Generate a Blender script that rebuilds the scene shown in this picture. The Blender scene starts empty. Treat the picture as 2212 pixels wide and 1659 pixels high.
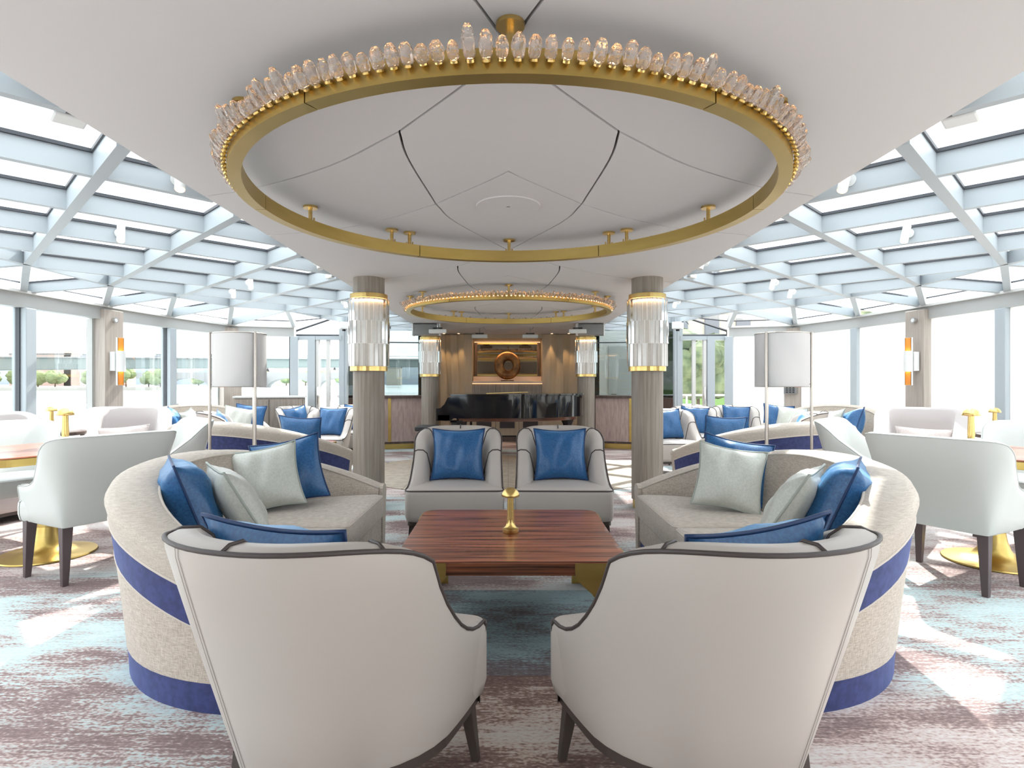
import bpy, math, random
from mathutils import Vector, Matrix
random.seed(7)
sc = bpy.context.scene
COL = sc.collection
PI = math.pi

# ------------------------------------------------------------------ camera
F_PX, VPX, VPY = 1250.0, 1098.0, 827.0          # focal length and vanishing point in a 2212x1659 frame
CAM_H = 1.25
cam_d = bpy.data.cameras.new('camera')
cam = bpy.data.objects.new('camera', cam_d)
COL.objects.link(cam)
cam.location = (0, 0, CAM_H)
cam.rotation_euler = (PI/2, 0, 0)
cam_d.sensor_width = 36.0
cam_d.lens = 36.0*F_PX/2212.0
cam_d.shift_x = (1106.0-VPX)/2212.0
cam_d.shift_y = -(829.5-VPY)/2212.0
cam_d.clip_start = 0.05
cam_d.clip_end = 3000
sc.camera = cam

# ------------------------------------------------------------------ world, sun, exposure
sc.view_settings.view_transform = 'Standard'
sc.view_settings.look = 'None'
sc.view_settings.exposure = 1.50
sc.view_settings.gamma = 1.0
sc.view_settings.use_curve_mapping = False
world = bpy.data.worlds.new('sky')
sc.world = world
world.use_nodes = True
wn = world.node_tree.nodes
wn['Background'].inputs['Color'].default_value = (0.955, 0.97, 1.0, 1)
wn['Background'].inputs['Strength'].default_value = 1.7
sun_d = bpy.data.lights.new('sun', 'SUN')
sun_d.energy = 5.0
sun_d.angle = 0.02
sun_d.color = (1.0, 0.95, 0.88)
sun = bpy.data.objects.new('sun', sun_d)
COL.objects.link(sun)
_az, _el = math.radians(14), math.radians(47)
_sv = Vector((math.sin(_az)*math.cos(_el), math.cos(_az)*math.cos(_el), math.sin(_el)))
sun.rotation_euler = _sv.to_track_quat('Z', 'Y').to_euler()
sun.location = (4, 30, 30)

sc.cycles.max_bounces = 5
sc.cycles.diffuse_bounces = 3
sc.cycles.glossy_bounces = 3
sc.cycles.transmission_bounces = 5
sc.cycles.transparent_max_bounces = 14
sc.cycles.adaptive_threshold = 0.02
sc.cycles.caustics_reflective = False
sc.cycles.caustics_refractive = False

# ------------------------------------------------------------------ materials
MATS = {}
def mat(name, color=(.8,.8,.8), rough=.5, metal=0.0, **kw):
    m = bpy.data.materials.new(name)
    m.use_nodes = True
    b = m.node_tree.nodes['Principled BSDF']
    b.inputs['Base Color'].default_value = (*color, 1)
    b.inputs['Roughness'].default_value = rough
    b.inputs['Metallic'].default_value = metal
    for k, v in kw.items():
        b.inputs[k].default_value = v
    MATS[name] = m
    return m
def nodes(m):
    t = m.node_tree
    return t, t.nodes, t.links, t.nodes['Principled BSDF']
def noise_chain(m, scale, map_scale=(1,1,1), detail=4, rough=.55, coord='Object'):
    t, n, l, b = nodes(m)
    tc = n.new('ShaderNodeTexCoord'); mp = n.new('ShaderNodeMapping'); nz = n.new('ShaderNodeTexNoise')
    mp.inputs['Scale'].default_value = map_scale
    nz.inputs['Scale'].default_value = scale
    nz.inputs['Detail'].default_value = detail
    nz.inputs['Roughness'].default_value = rough
    l.new(tc.outputs[coord], mp.inputs['Vector']); l.new(mp.outputs['Vector'], nz.inputs['Vector'])
    return nz
def ramp(m, src, stops, interp='LINEAR'):
    t, n, l, b = nodes(m)
    r = n.new('ShaderNodeValToRGB')
    r.color_ramp.interpolation = interp
    e = r.color_ramp.elements
    while len(e) < len(stops): e.new(.5)
    for el, (p, c) in zip(e, stops):
        el.position = p; el.color = (*c, 1)
    l.new(src, r.inputs['Fac'])
    return r
def bump(m, src, strength=.2, dist=.01):
    t, n, l, b = nodes(m)
    bp = n.new('ShaderNodeBump')
    bp.inputs['Strength'].default_value = strength
    bp.inputs['Distance'].default_value = dist
    l.new(src, bp.inputs['Height']); l.new(bp.outputs['Normal'], b.inputs['Normal'])
def grained(name, c1, c2, scale, ms, rough=.5, bumpy=0, stops=(.35,.65), **kw):
    m = mat(name, c1, rough, **kw)
    nz = noise_chain(m, scale, ms, 2.5)
    r = ramp(m, nz.outputs['Fac'], [(stops[0], c1), (stops[1], c2)])
    t, n, l, b = nodes(m)
    l.new(r.outputs['Color'], b.inputs['Base Color'])
    if bumpy: bump(m, nz.outputs['Fac'], bumpy, .003)
    return m

mat('ceiling_paint', (.70,.672,.665), .75)
mat('ceiling_gap', (.035,.03,.03), .8)
mat('steel_paint', (.43,.475,.505), .45)
mat('white_paint', (.66,.655,.635), .5)
mat('header_paint', (.46,.465,.455), .5)
mat('dark_frame', (.045,.05,.058), .4)
mat('gasket', (.05,.055,.065), .5)
grained('grey_wood', (.235,.195,.16), (.33,.285,.24), 6, (9,9,.35), .5, .08)
grained('pillar_wood', (.36,.31,.27), (.44,.385,.34), 6, (9,9,.35), .5, .05)
grained('rosewood', (.075,.020,.012), (.40,.130,.066), 3.2, (.55,16,1), .30, 0, (.34,.60))
MATS['rosewood'].node_tree.nodes['Principled BSDF'].inputs['Coat Weight'].default_value = .12
grained('rosewood_edge', (.035,.014,.009), (.22,.075,.035), 3.2, (.55,1,26), .25, 0, (.36,.62))
grained('parquet_wood', (.36,.29,.22), (.50,.42,.33), 5, (2,2,1), .4)
grained('pink_wood', (.40,.29,.26), (.52,.40,.36), 7, (4,4,.7), .45)
grained('walnut', (.07,.045,.035), (.12,.08,.065), 5, (2,8,1), .4)
grained('beige_panel', (.44,.36,.255), (.48,.395,.285), 4, (3,3,.5), .6)
grained('back_wall_wood', (.30,.25,.21), (.38,.33,.28), 4, (6,6,.4), .5)
grained('brass', (.62,.43,.15), (.72,.52,.21), 3, (1,1,14), .28, 0, (.3,.7))
nodes(MATS['brass'])[3].inputs['Metallic'].default_value = 1
grained('satin_brass', (.50,.36,.11), (.58,.42,.15), 3, (1,1,5), .36, 0, (.3,.7))
nodes(MATS['satin_brass'])[3].inputs['Metallic'].default_value = 1
mat('liner_glow', (.86,.85,.83), .5, 0, **{'Emission Color': (1,.93,.84,1), 'Emission Strength': .16})  # white backing with faint emission added to brighten the column sleeves
MATS['liner_glow'].cycles.emission_sampling = 'NONE'
mat('steel_metal', (.50,.455,.415), .28, 1.0)
mat('chrome', (.7,.7,.7), .12, 1.0)
mat('leather', (.50,.452,.412), .38)
mat('white_leather', (.56,.565,.54), .42)
mat('velvet', (.47,.425,.415), .8)
MATS['velvet'].node_tree.nodes['Principled BSDF'].inputs['Sheen Weight'].default_value = .3
mat('piping', (.055,.042,.04), .5)
mat('light_piping', (.55,.49,.43), .7)
mat('white_piping', (.50,.51,.49), .6)
mat('stitch', (.33,.29,.265), .7)
mat('leg_wood', (.055,.042,.036), .4)
mat('leg_plum', (.085,.06,.062), .45)
mat('black_gloss', (.006,.006,.008), .06)
mat('black_matte', (.02,.02,.022), .6)
mat('bronze_speaker', (.05,.042,.045), .7)
mat('speaker_grey', (.22,.22,.22), .5)
mat('orange_gold', (.75,.33,.06), .35)
mat('white_metal', (.74,.75,.74), .4)
mat('stone_shelf', (.70,.58,.48), .4)
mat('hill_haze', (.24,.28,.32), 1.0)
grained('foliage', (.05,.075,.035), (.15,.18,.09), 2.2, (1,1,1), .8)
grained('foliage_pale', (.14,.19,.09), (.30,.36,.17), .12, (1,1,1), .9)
mat('trunk', (.11,.085,.06), .9)
mat('bridge_steel', (.19,.225,.215), .8)
mat('bridge_stone', (.27,.27,.265), .9)
mat('brick_pink', (.50,.36,.32), .9)
mat('roof_grey', (.22,.21,.21), .9)
mat('facade', (.40,.37,.32), .9)
mat('facade_window', (.12,.13,.15), .3)
mat('bank_sand', (.42,.40,.36), .95)
mat('grass', (.11,.19,.05), .95)
mat('white_deck', (.62,.62,.60), .6)
mat('car_paint', (.25,.27,.3), .4)

def linen(name, c1, c2):
    m = mat(name, c1, .85)
    a = noise_chain(m, 26, (14,14,1.2), 1); b2 = noise_chain(m, 26, (1.2,1.2,14), 1)
    t, n, l, b = nodes(m)
    mx = n.new('ShaderNodeMath'); mx.operation = 'ADD'
    l.new(a.outputs['Fac'], mx.inputs[0]); l.new(b2.outputs['Fac'], mx.inputs[1])
    r = ramp(m, mx.outputs[0], [(0.0, c1), (1.0, c2)])
    mr = n.new('ShaderNodeMapRange'); mr.inputs[1].default_value = .72; mr.inputs[2].default_value = 1.28
    l.new(mx.outputs[0], mr.inputs[0]); l.new(mr.outputs[0], r.inputs['Fac'])
    l.new(r.outputs['Color'], b.inputs['Base Color'])
    bump(m, mx.outputs[0], .35, .002)
    b.inputs['Sheen Weight'].default_value = .15
linen('linen', (.36,.30,.245), (.60,.53,.455))
linen('linen_light', (.40,.345,.29), (.56,.495,.43))

def velvet_blue():
    m = grained('navy', (.013,.019,.085), (.030,.040,.150), 30, (1,1,1), .75)
    nodes(m)[3].inputs['Sheen Weight'].default_value = .35
    nodes(m)[3].inputs['Sheen Tint'].default_value = (.4,.5,1,1)
velvet_blue()
def satin(name, c1, c2, rough, sheen, tint):
    m = grained(name, c1, c2, 90, (1,1,1), rough)
    b = nodes(m)[3]
    b.inputs['Sheen Weight'].default_value = sheen
    b.inputs['Sheen Tint'].default_value = (*tint, 1)
    bump(m, noise_chain(m, 9, detail=1).outputs['Fac'], .25, .02)
satin('blue_satin', (.010,.072,.20), (.022,.118,.30), .36, .5, (.25,.6,1))
satin('sage_satin', (.50,.515,.465), (.58,.595,.545), .38, .2, (1,1,1))
satin('blush_fabric', (.60,.53,.50), (.68,.61,.58), .7, .2, (1,1,1))
mat('blue_piping', (.004,.03,.11), .5)
mat('sage_piping', (.36,.39,.35), .5)

def carpet():
    m = mat('carpet', (.3,.25,.24), .95)
    t, n, l, b = nodes(m)
    def nz(scale, ms, detail, rough):
        return noise_chain(m, scale, ms, detail, rough)
    patch = nz(1.7, (.55,1.35,1), 3.5, .66)
    patch2 = nz(1.5, (.6,1.5,1), 2.5, .64)
    streak = nz(1.0, (5,55,1), 1.5, .7)
    speck = nz(1.0, (48,105,1), 1, .65)
    def math_(op, a, bb):
        x = n.new('ShaderNodeMath'); x.operation = op
        for i, v in enumerate((a, bb)):
            if hasattr(v, 'links'): l.new(v, x.inputs[i])
            else: x.inputs[i].default_value = v
        return x.outputs[0]
    s = math_('ADD', math_('MULTIPLY', streak.outputs['Fac'], .30), math_('MULTIPLY', speck.outputs['Fac'], .42))
    f = math_('ADD', patch.outputs['Fac'], math_('SUBTRACT', s, .35))
    r1 = ramp(m, f, [(.36,(.20,.142,.138)), (.45,(.29,.215,.207)), (.495,(.50,.43,.41)), (.53,(.43,.525,.525)), (.64,(.52,.615,.62))])
    g = math_('ADD', patch2.outputs['Fac'], math_('SUBTRACT', s, .35))
    r2 = ramp(m, g, [(.36,(.21,.15,.148)), (.47,(.37,.27,.25)), (.53,(.56,.45,.42)), (.64,(.64,.60,.58))])
    mx = n.new('ShaderNodeMix'); mx.data_type = 'RGBA'
    sel = nz(.55, (.6,1,1), 0, .5)
    selr = ramp(m, sel.outputs['Fac'], [(.44,(0,0,0)), (.56,(1,1,1))])
    l.new(selr.outputs['Color'], mx.inputs['Factor'])
    l.new(r1.outputs['Color'], mx.inputs['A']); l.new(r2.outputs['Color'], mx.inputs['B'])
    # woven teal field in front of the coffee table
    tc = n.new('ShaderNodeTexCoord'); sp = n.new('ShaderNodeSeparateXYZ')
    l.new(tc.outputs['Object'], sp.inputs[0])
    def inside(v, lo, hi):
        a = math_('GREATER_THAN', v, lo); c = math_('LESS_THAN', v, hi)
        return math_('MULTIPLY', a, c)
    fld = math_('MULTIPLY', inside(sp.outputs['Y'], 2.47, 3.49), inside(sp.outputs['X'], -.75, .75))
    r3 = ramp(m, f, [(.36,(.13,.105,.11)), (.46,(.19,.16,.165)), (.52,(.22,.275,.285)), (.62,(.32,.42,.44))])
    mx2 = n.new('ShaderNodeMix'); mx2.data_type = 'RGBA'
    l.new(fld, mx2.inputs['Factor'])
    l.new(mx.outputs['Result'], mx2.inputs['A']); l.new(r3.outputs['Color'], mx2.inputs['B'])
    fld2 = math_('MULTIPLY', inside(sp.outputs['Y'], -1, 2.47), inside(sp.outputs['X'], -.75, .75))
    r4 = ramp(m, f, [(.36,(.15,.09,.078)), (.47,(.24,.155,.13)), (.53,(.44,.34,.29)), (.64,(.50,.46,.41))])
    mx3 = n.new('ShaderNodeMix'); mx3.data_type = 'RGBA'
    l.new(fld2, mx3.inputs['Factor'])
    l.new(mx2.outputs['Result'], mx3.inputs['A']); l.new(r4.outputs['Color'], mx3.inputs['B'])
    l.new(mx3.outputs['Result'], b.inputs['Base Color'])
carpet()

def pane_mat(name, tint, refl=1.0, base=.0):
    m = bpy.data.materials.new(name); m.use_nodes = True
    t = m.node_tree; n = t.nodes; l = t.links
    n.remove(n['Principled BSDF'])
    tr = n.new('ShaderNodeBsdfTransparent'); tr.inputs['Color'].default_value = (*tint, 1)
    gl = n.new('ShaderNodeBsdfGlossy'); gl.inputs['Roughness'].default_value = .02
    fr = n.new('ShaderNodeFresnel'); fr.inputs['IOR'].default_value = 1.5
    mu = n.new('ShaderNodeMath'); mu.operation = 'MULTIPLY_ADD'
    mu.inputs[1].default_value = refl; mu.inputs[2].default_value = base
    mx = n.new('ShaderNodeMixShader')
    l.new(fr.outputs[0], mu.inputs[0]); l.new(mu.outputs[0], mx.inputs[0])
    l.new(tr.outputs[0], mx.inputs[1]); l.new(gl.outputs[0], mx.inputs[2])
    l.new(mx.outputs[0], n['Material Output'].inputs['Surface'])
    MATS[name] = m
pane_mat('glass_pane', (.955,.98,.985), .35)
pane_mat('screen_glass', (.50,.55,.55), .8, .06)
def mirror_mat():
    mat('mirror', (.30,.25,.20), .03, 1.0)
mirror_mat()
def crystal():
    m = mat('crystal', (1,.93,.87), .06)
    b = nodes(m)[3]
    b.inputs['Transmission Weight'].default_value = .84
    b.inputs['IOR'].default_value = 1.42
    bump(m, noise_chain(m, 70, detail=1).outputs['Fac'], .7, .01)
    # ribbed sleeve glass: clear with sharp reflections and a faint milky scatter
    m = bpy.data.materials.new('rod_glass'); m.use_nodes = True
    t = m.node_tree; n = t.nodes; l = t.links
    n.remove(n['Principled BSDF'])
    tr = n.new('ShaderNodeBsdfTransparent'); tr.inputs['Color'].default_value = (.96,.96,.95,1)
    gl = n.new('ShaderNodeBsdfGlossy'); gl.inputs['Roughness'].default_value = .10
    tl = n.new('ShaderNodeBsdfTranslucent'); tl.inputs['Color'].default_value = (.92,.91,.89,1)
    fr = n.new('ShaderNodeFresnel'); fr.inputs['IOR'].default_value = 1.55
    ad = n.new('ShaderNodeMath'); ad.operation = 'ADD'; ad.inputs[1].default_value = .10
    m1 = n.new('ShaderNodeMixShader'); m1.inputs[0].default_value = .16
    m2 = n.new('ShaderNodeMixShader')
    l.new(tr.outputs[0], m1.inputs[1]); l.new(tl.outputs[0], m1.inputs[2])
    l.new(fr.outputs[0], ad.inputs[0]); l.new(ad.outputs[0], m2.inputs[0])
    l.new(m1.outputs[0], m2.inputs[1]); l.new(gl.outputs[0], m2.inputs[2])
    l.new(m2.outputs[0], n['Material Output'].inputs['Surface'])
    MATS['rod_glass'] = m
crystal()
def translucent(name, color, fac):
    m = bpy.data.materials.new(name); m.use_nodes = True
    t = m.node_tree; n = t.nodes; l = t.links
    n.remove(n['Principled BSDF'])
    d = n.new('ShaderNodeBsdfDiffuse'); d.inputs['Color'].default_value = (*color, 1)
    r = n.new('ShaderNodeBsdfTranslucent'); r.inputs['Color'].default_value = (*color, 1)
    mx = n.new('ShaderNodeMixShader'); mx.inputs[0].default_value = fac
    l.new(d.outputs[0], mx.inputs[1]); l.new(r.outputs[0], mx.inputs[2])
    l.new(mx.outputs[0], n['Material Output'].inputs['Surface'])
    MATS[name] = m
translucent('blind_fabric', (.96,.96,.95), .66)
translucent('shade_fabric', (.72,.705,.70), .25)
def emit(name, color, strength, sampling='AUTO'):
    m = bpy.data.materials.new(name); m.use_nodes = True
    t = m.node_tree; n = t.nodes
    n.remove(n['Principled BSDF'])
    e = n.new('ShaderNodeEmission'); e.inputs['Color'].default_value = (*color, 1); e.inputs['Strength'].default_value = strength
    t.links.new(e.outputs[0], n['Material Output'].inputs['Surface'])
    m.cycles.emission_sampling = sampling
    MATS[name] = m
emit('led_warm', (1,.50,.20), 6, 'NONE')
emit('lamp_warm', (1,.58,.26), 4, 'NONE')
emit('shelf_glow', (1,.55,.28), .55)
def water():
    m = mat('water', (.42,.48,.50), .18)
    bump(m, noise_chain(m, .6, (1,2.5,1), detail=4).outputs['Fac'], .5, .3)
water()
def gong_mat():
    m = grained('gong_bronze', (.10,.045,.018), (.32,.16,.055), 6, (1,1,1), .38, .3, (.35,.7))
    nodes(m)[3].inputs['Metallic'].default_value = .7
gong_mat()

# ------------------------------------------------------------------ mesh helpers
class MB:
    def __init__(s): s.v = []; s.f = []
    def grid(s, rings, cu=False, cv=False):
        """rings: list of equally long point lists. cu closes each ring, cv closes the row of rings"""
        o = len(s.v); n = len(rings[0]); m = len(rings)
        for r in rings: s.v += [tuple(p) for p in r]
        for i in range(m if cv else m-1):
            for j in range(n if cu else n-1):
                a = o+i*n+j; b = o+i*n+(j+1) % n
                c = o+((i+1) % m)*n+(j+1) % n; d = o+((i+1) % m)*n+j
                s.f.append((a, b, c, d))
        return s
    def poly(s, pts):
        o = len(s.v); s.v += [tuple(p) for p in pts]; s.f.append(tuple(range(o, o+len(pts)))); return s
    def box(s, c, d, rz=0.0):
        x, y, z = (q/2 for q in d); cs, sn = math.cos(rz), math.sin(rz)
        o = len(s.v)
        for sz in (-1, 1):
            for sx, sy in ((-1,-1), (1,-1), (1,1), (-1,1)):
                px, py = sx*x, sy*y
                s.v.append((c[0]+px*cs-py*sn, c[1]+px*sn+py*cs, c[2]+sz*z))
        for q in ((0,3,2,1), (4,5,6,7), (0,1,5,4), (1,2,6,5), (2,3,7,6), (3,0,4,7)):
            s.f.append(tuple(o+i for i in q))
        return s
    def prism(s, poly, z0, z1):
        n = len(poly); o = len(s.v)
        s.v += [(p[0], p[1], z0) for p in poly] + [(p[0], p[1], z1) for p in poly]
        ar = sum(poly[i][0]*poly[(i+1) % n][1]-poly[(i+1) % n][0]*poly[i][1] for i in range(n))
        if ar >= 0:
            s.f.append(tuple(o+i for i in reversed(range(n)))); s.f.append(tuple(o+n+i for i in range(n)))
            s.f += [(o+i, o+(i+1) % n, o+n+(i+1) % n, o+n+i) for i in range(n)]
        else:
            s.f.append(tuple(o+i for i in range(n))); s.f.append(tuple(o+n+i for i in reversed(range(n))))
            s.f += [(o+(i+1) % n, o+i, o+n+i, o+n+(i+1) % n) for i in range(n)]
        return s
    def beam(s, p, q, w, h):
        """bar from p to q; w across, h downwards from the line's top edge upwards (p, q are the bottom middle)"""
        p = Vector(p); q = Vector(q); d = (q-p); d.normalize()
        side = d.cross(Vector((0,0,1))); side.normalize(); up = Vector((0,0,1))
        o = len(s.v)
        for e in (p, q):
            for a, b in ((-1,0), (1,0), (1,1), (-1,1)):
                s.v.append(tuple(e+side*(a*w/2)+up*(b*h)))
        for f in ((0,1,2,3), (7,6,5,4), (0,4,5,1), (1,5,6,2), (2,6,7,3), (3,7,4,0)):
            s.f.append(tuple(o+i for i in f))
        return s
    def tube(s, pts, r, seg=6, closed=False, caps=True):
        pts = [Vector(p) for p in pts]; n = len(pts); rings = []
        prev = None
        for i in range(n):
            a = pts[(i-1) % n] if (closed or i) else pts[i]
            b = pts[(i+1) % n] if (closed or i < n-1) else pts[i]
            t = b-a
            if t.length < 1e-9: t = Vector((0,0,1))
            t.normalize()
            ref = prev if prev is not None else (Vector((0,0,1)) if abs(t.z) < .9 else Vector((1,0,0)))
            u = ref-t*ref.dot(t)
            if u.length < 1e-6: u = t.orthogonal()
            u.normalize(); prev = u; w = t.cross(u)
            rr = r[i] if isinstance(r, (list, tuple)) else r
            rings.append([pts[i]+(u*math.cos(2*PI*k/seg)+w*math.sin(2*PI*k/seg))*rr for k in range(seg)])
        o = len(s.v)
        s.grid(rings, cu=True, cv=closed)
        if caps and not closed:
            s.f.append(tuple(o+i for i in reversed(range(seg))))
            s.f.append(tuple(o+(n-1)*seg+i for i in range(seg)))
        return s
    def lathe(s, prof, seg=24, c=(0,0,0), sx=1, sy=1):
        rings = []
        for r, z in prof:
            rings.append([(c[0]+sx*r*math.cos(2*PI*k/seg), c[1]+sy*r*math.sin(2*PI*k/seg), c[2]+z) for k in range(seg)])
        o = len(s.v)
        s.grid(rings, cu=True)
        if prof[0][0] > 1e-6: s.f.append(tuple(o+i for i in reversed(range(seg))))
        if prof[-1][0] > 1e-6: s.f.append(tuple(o+(len(prof)-1)*seg+i for i in range(seg)))
        return s
    def mesh(s, name, m, smooth=False, angle=None):
        me = bpy.data.meshes.new(name)
        me.from_pydata(s.v, [], s.f)
        me.validate()
        me.materials.append(MATS[m])
        if smooth:
            me.polygons.foreach_set('use_smooth', [True]*len(me.polygons))
            me.update()
            if angle: me.set_sharp_from_angle(angle=math.radians(angle))
        return me
    def build(s, name, m, parent=None, smooth=False, angle=None, bevel=0, seg=2, subsurf=0):
        me = s.mesh(name, m, smooth, angle)
        return link(name, me, parent, bevel, seg, subsurf)
def link(name, me, parent=None, bevel=0, seg=2, subsurf=0):
    o = bpy.data.objects.new(name, me); COL.objects.link(o)
    if parent is not None: o.parent = parent
    if bevel:
        b = o.modifiers.new('bevel', 'BEVEL'); b.width = bevel; b.segments = seg; b.limit_method = 'ANGLE'; b.angle_limit = math.radians(40)
    if subsurf:
        b = o.modifiers.new('subsurf', 'SUBSURF'); b.levels = subsurf; b.render_levels = subsurf
    return o
def tag(o, label=None, cat=None, group=None, kind=None):
    if label: o['label'] = label
    if cat: o['category'] = cat
    if group: o['group'] = group
    if kind: o['kind'] = kind
    return o
def thing(name, label, cat, loc=(0,0,0), rz=0.0, group=None, kind=None):
    o = bpy.data.objects.new(name, None); COL.objects.link(o)
    o.location = loc; o.rotation_euler = (0,0,rz); o.empty_display_size = .1
    return tag(o, label, cat, group, kind)
CH = {}
def copy_tree(o, parent=None):
    c = o.copy(); COL.objects.link(c); c.parent = parent
    for ch in list(o.children): copy_tree(ch, c)
    return c
def face(d): return math.atan2(-d[0], d[1])          # rotation that turns local +Y to direction d
def put(proto, used, loc, rz, label, group=None, scale=None):
    if proto not in used: used.add(proto); o = proto
    else: o = copy_tree(proto)
    o.location = loc; o.rotation_euler = (0,0,rz); o['label'] = label
    if group: o['group'] = group
    if scale: o.scale = scale if isinstance(scale, tuple) else (scale,)*3
    return o
USED = set()
def structure(name, label=None): 
    o = bpy.data.objects.new(name, None); COL.objects.link(o); o.empty_display_size = .1
    o['kind'] = 'structure'
    if label: o['label'] = label
    return o
def smooth01(t):
    t = max(0.0, min(1.0, t)); return t*t*(3-2*t)
def arc(c, r, a0, a1, n):
    return [(c[0]+r*math.cos(a0+(a1-a0)*i/(n-1)), c[1]+r*math.sin(a0+(a1-a0)*i/(n-1))) for i in range(n)]
def rrect(w, d, r, seg=5, c=(0,0)):
    p = []
    for cx, cy, a in ((w/2-r, d/2-r, 0), (-w/2+r, d/2-r, PI/2), (-w/2+r, -d/2+r, PI), (w/2-r, -d/2+r, 1.5*PI)):
        p += arc((c[0]+cx, c[1]+cy), r, a, a+PI/2, seg)
    return p
def clip_poly(sub, clip):
    """Sutherland-Hodgman; clip is convex and counter-clockwise"""
    out = sub
    for i in range(len(clip)):
        a, b = clip[i], clip[(i+1) % len(clip)]
        def side(p): return (b[0]-a[0])*(p[1]-a[1])-(b[1]-a[1])*(p[0]-a[0])
        inp, out = out, []
        for k in range(len(inp)):
            p, q = inp[k-1], inp[k]; sp, sq = side(p), side(q)
            if (sp >= 0) != (sq >= 0):
                t = sp/(sp-sq); out.append((p[0]+(q[0]-p[0])*t, p[1]+(q[1]-p[1])*t))
            if sq >= 0: out.append(q)
        if not out: return []
    return out
def area(p): return .5*sum(p[i][0]*p[(i+1) % len(p)][1]-p[(i+1) % len(p)][0]*p[i][1] for i in range(len(p)))
def inset_poly(p, d):
    """move every edge inwards by d (simple polygons with gentle corners)"""
    if area(p) < 0: p = p[::-1]
    q = []
    n = len(p)
    cl = [p[0]]
    for k in range(1, n):
        if math.dist(p[k], cl[-1]) > 1e-4: cl.append(p[k])
    if math.dist(cl[0], cl[-1]) < 1e-4: cl.pop()
    p = cl; n = len(p)
    for i in range(n):
        a, b, c = p[i-1], p[i], p[(i+1) % n]
        d1 = (b[0]-a[0], b[1]-a[1]); d2 = (c[0]-b[0], c[1]-b[1])
        l1 = math.hypot(*d1); l2 = math.hypot(*d2)
        n1 = (-d1[1]/l1, d1[0]/l1); n2 = (-d2[1]/l2, d2[0]/l2)
        m = (n1[0]+n2[0], n1[1]+n2[1]); k = 1+n1[0]*n2[0]+n1[1]*n2[1]
        k = max(k, .35)
        q.append((b[0]+m[0]/k*d, b[1]+m[1]/k*d))
    return q
def seg_in_poly(p, q, poly):
    """parts of the segment pq inside the polygon"""
    ts = [0.0, 1.0]
    for i in range(len(poly)):
        a, b = poly[i], poly[(i+1) % len(poly)]
        rx, ry = q[0]-p[0], q[1]-p[1]; sx, sy = b[0]-a[0], b[1]-a[1]
        den = rx*sy-ry*sx
        if abs(den) < 1e-12: continue
        t = ((a[0]-p[0])*sy-(a[1]-p[1])*sx)/den; u = ((a[0]-p[0])*ry-(a[1]-p[1])*rx)/den
        if 0 <= t <= 1 and 0 <= u <= 1: ts.append(t)
    ts.sort(); out = []
    for t0, t1 in zip(ts, ts[1:]):
        if t1-t0 < 1e-4: continue
        m = ((t0+t1)/2); x = p[0]+(q[0]-p[0])*m; y = p[1]+(q[1]-p[1])*m
        ins = False
        for i in range(len(poly)):
            a, b = poly[i], poly[(i+1) % len(poly)]
            if (a[1] > y) != (b[1] > y) and x < (b[0]-a[0])*(y-a[1])/(b[1]-a[1])+a[0]: ins = not ins
        if ins: out.append(((p[0]+(q[0]-p[0])*t0, p[1]+(q[1]-p[1])*t0), (p[0]+(q[0]-p[0])*t1, p[1]+(q[1]-p[1])*t1)))
    return out
# ================================================================== THE SETTING
YB, YS = -3.78, 12.40            # back wall, stage wall
CZ = 2.296                       # underside of the middle ceiling
RZ = 2.30                        # underside of the roof beams
ROOF_D = .125                    # depth of a roof beam
RS = 1.03                        # the right-hand flank is a little wider
def mx(x, s): return x if s < 0 else -x*RS
E = {0:(-5.25,5.10), 1:(-5.21,6.22), 2:(-5.13,7.36), 3:(-5.0,8.51), 4:(-4.7,9.75), 5:(-3.73,10.08)}
N = {1:(-4.30,5.17), 2:(-4.33,6.31), 3:(-4.09,7.09), 4:(-3.82,8.0), 5:(-3.24,8.47)}
for k in range(0, -9, -1):
    N[k] = (-4.30, 5.17-1.11*(1-k))
for k in range(-1, -9, -1):
    E[k] = (-5.25, 5.10+1.11*k)
EZ0, EZ1 = 2.05, 2.21            # window head: underside and top

# ---- floor
outline = [(E[-8][0], YB)]+[E[k] for k in range(-7, 6)]+[(-2.86,10.1), (-2.86,13.2)]
fl = outline+[(-x*RS, y) for x, y in reversed(outline)]
m = MB().prism(fl, -.15, 0.0)
floor = m.build('floor', 'carpet')
tag(floor, 'patterned carpet in brown, aqua and blush with woven streaks', kind='structure')
# parquet inlay, plank by plank
ell = [(2.15*math.cos(a*PI/20), 8.2+1.75*math.sin(a*PI/20)) for a in range(40)]
MB().prism(ell, .0, .003).build('parquet_bed', 'walnut', floor)
pl_w, col_w = .125, .62
sh = .55
for ci in range(-4, 4):
    x0, x1 = ci*col_w, (ci+1)*col_w
    sg = 1 if ci % 2 else -1
    for k in range(-3, 40):
        y0 = 6.0+k*pl_w
        dy = sg*sh*col_w
        q = [(x0+.002, y0-dy/2+.002), (x1-.002, y0+dy/2+.002), (x1-.002, y0+dy/2+pl_w-.002), (x0+.002, y0-dy/2+pl_w-.002)]
        p = clip_poly(q, ell)
        if len(p) > 2 and abs(area(p)) > .004:
            MB().prism(p, .003, .008).build('plank', 'parquet_wood', floor)

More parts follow.
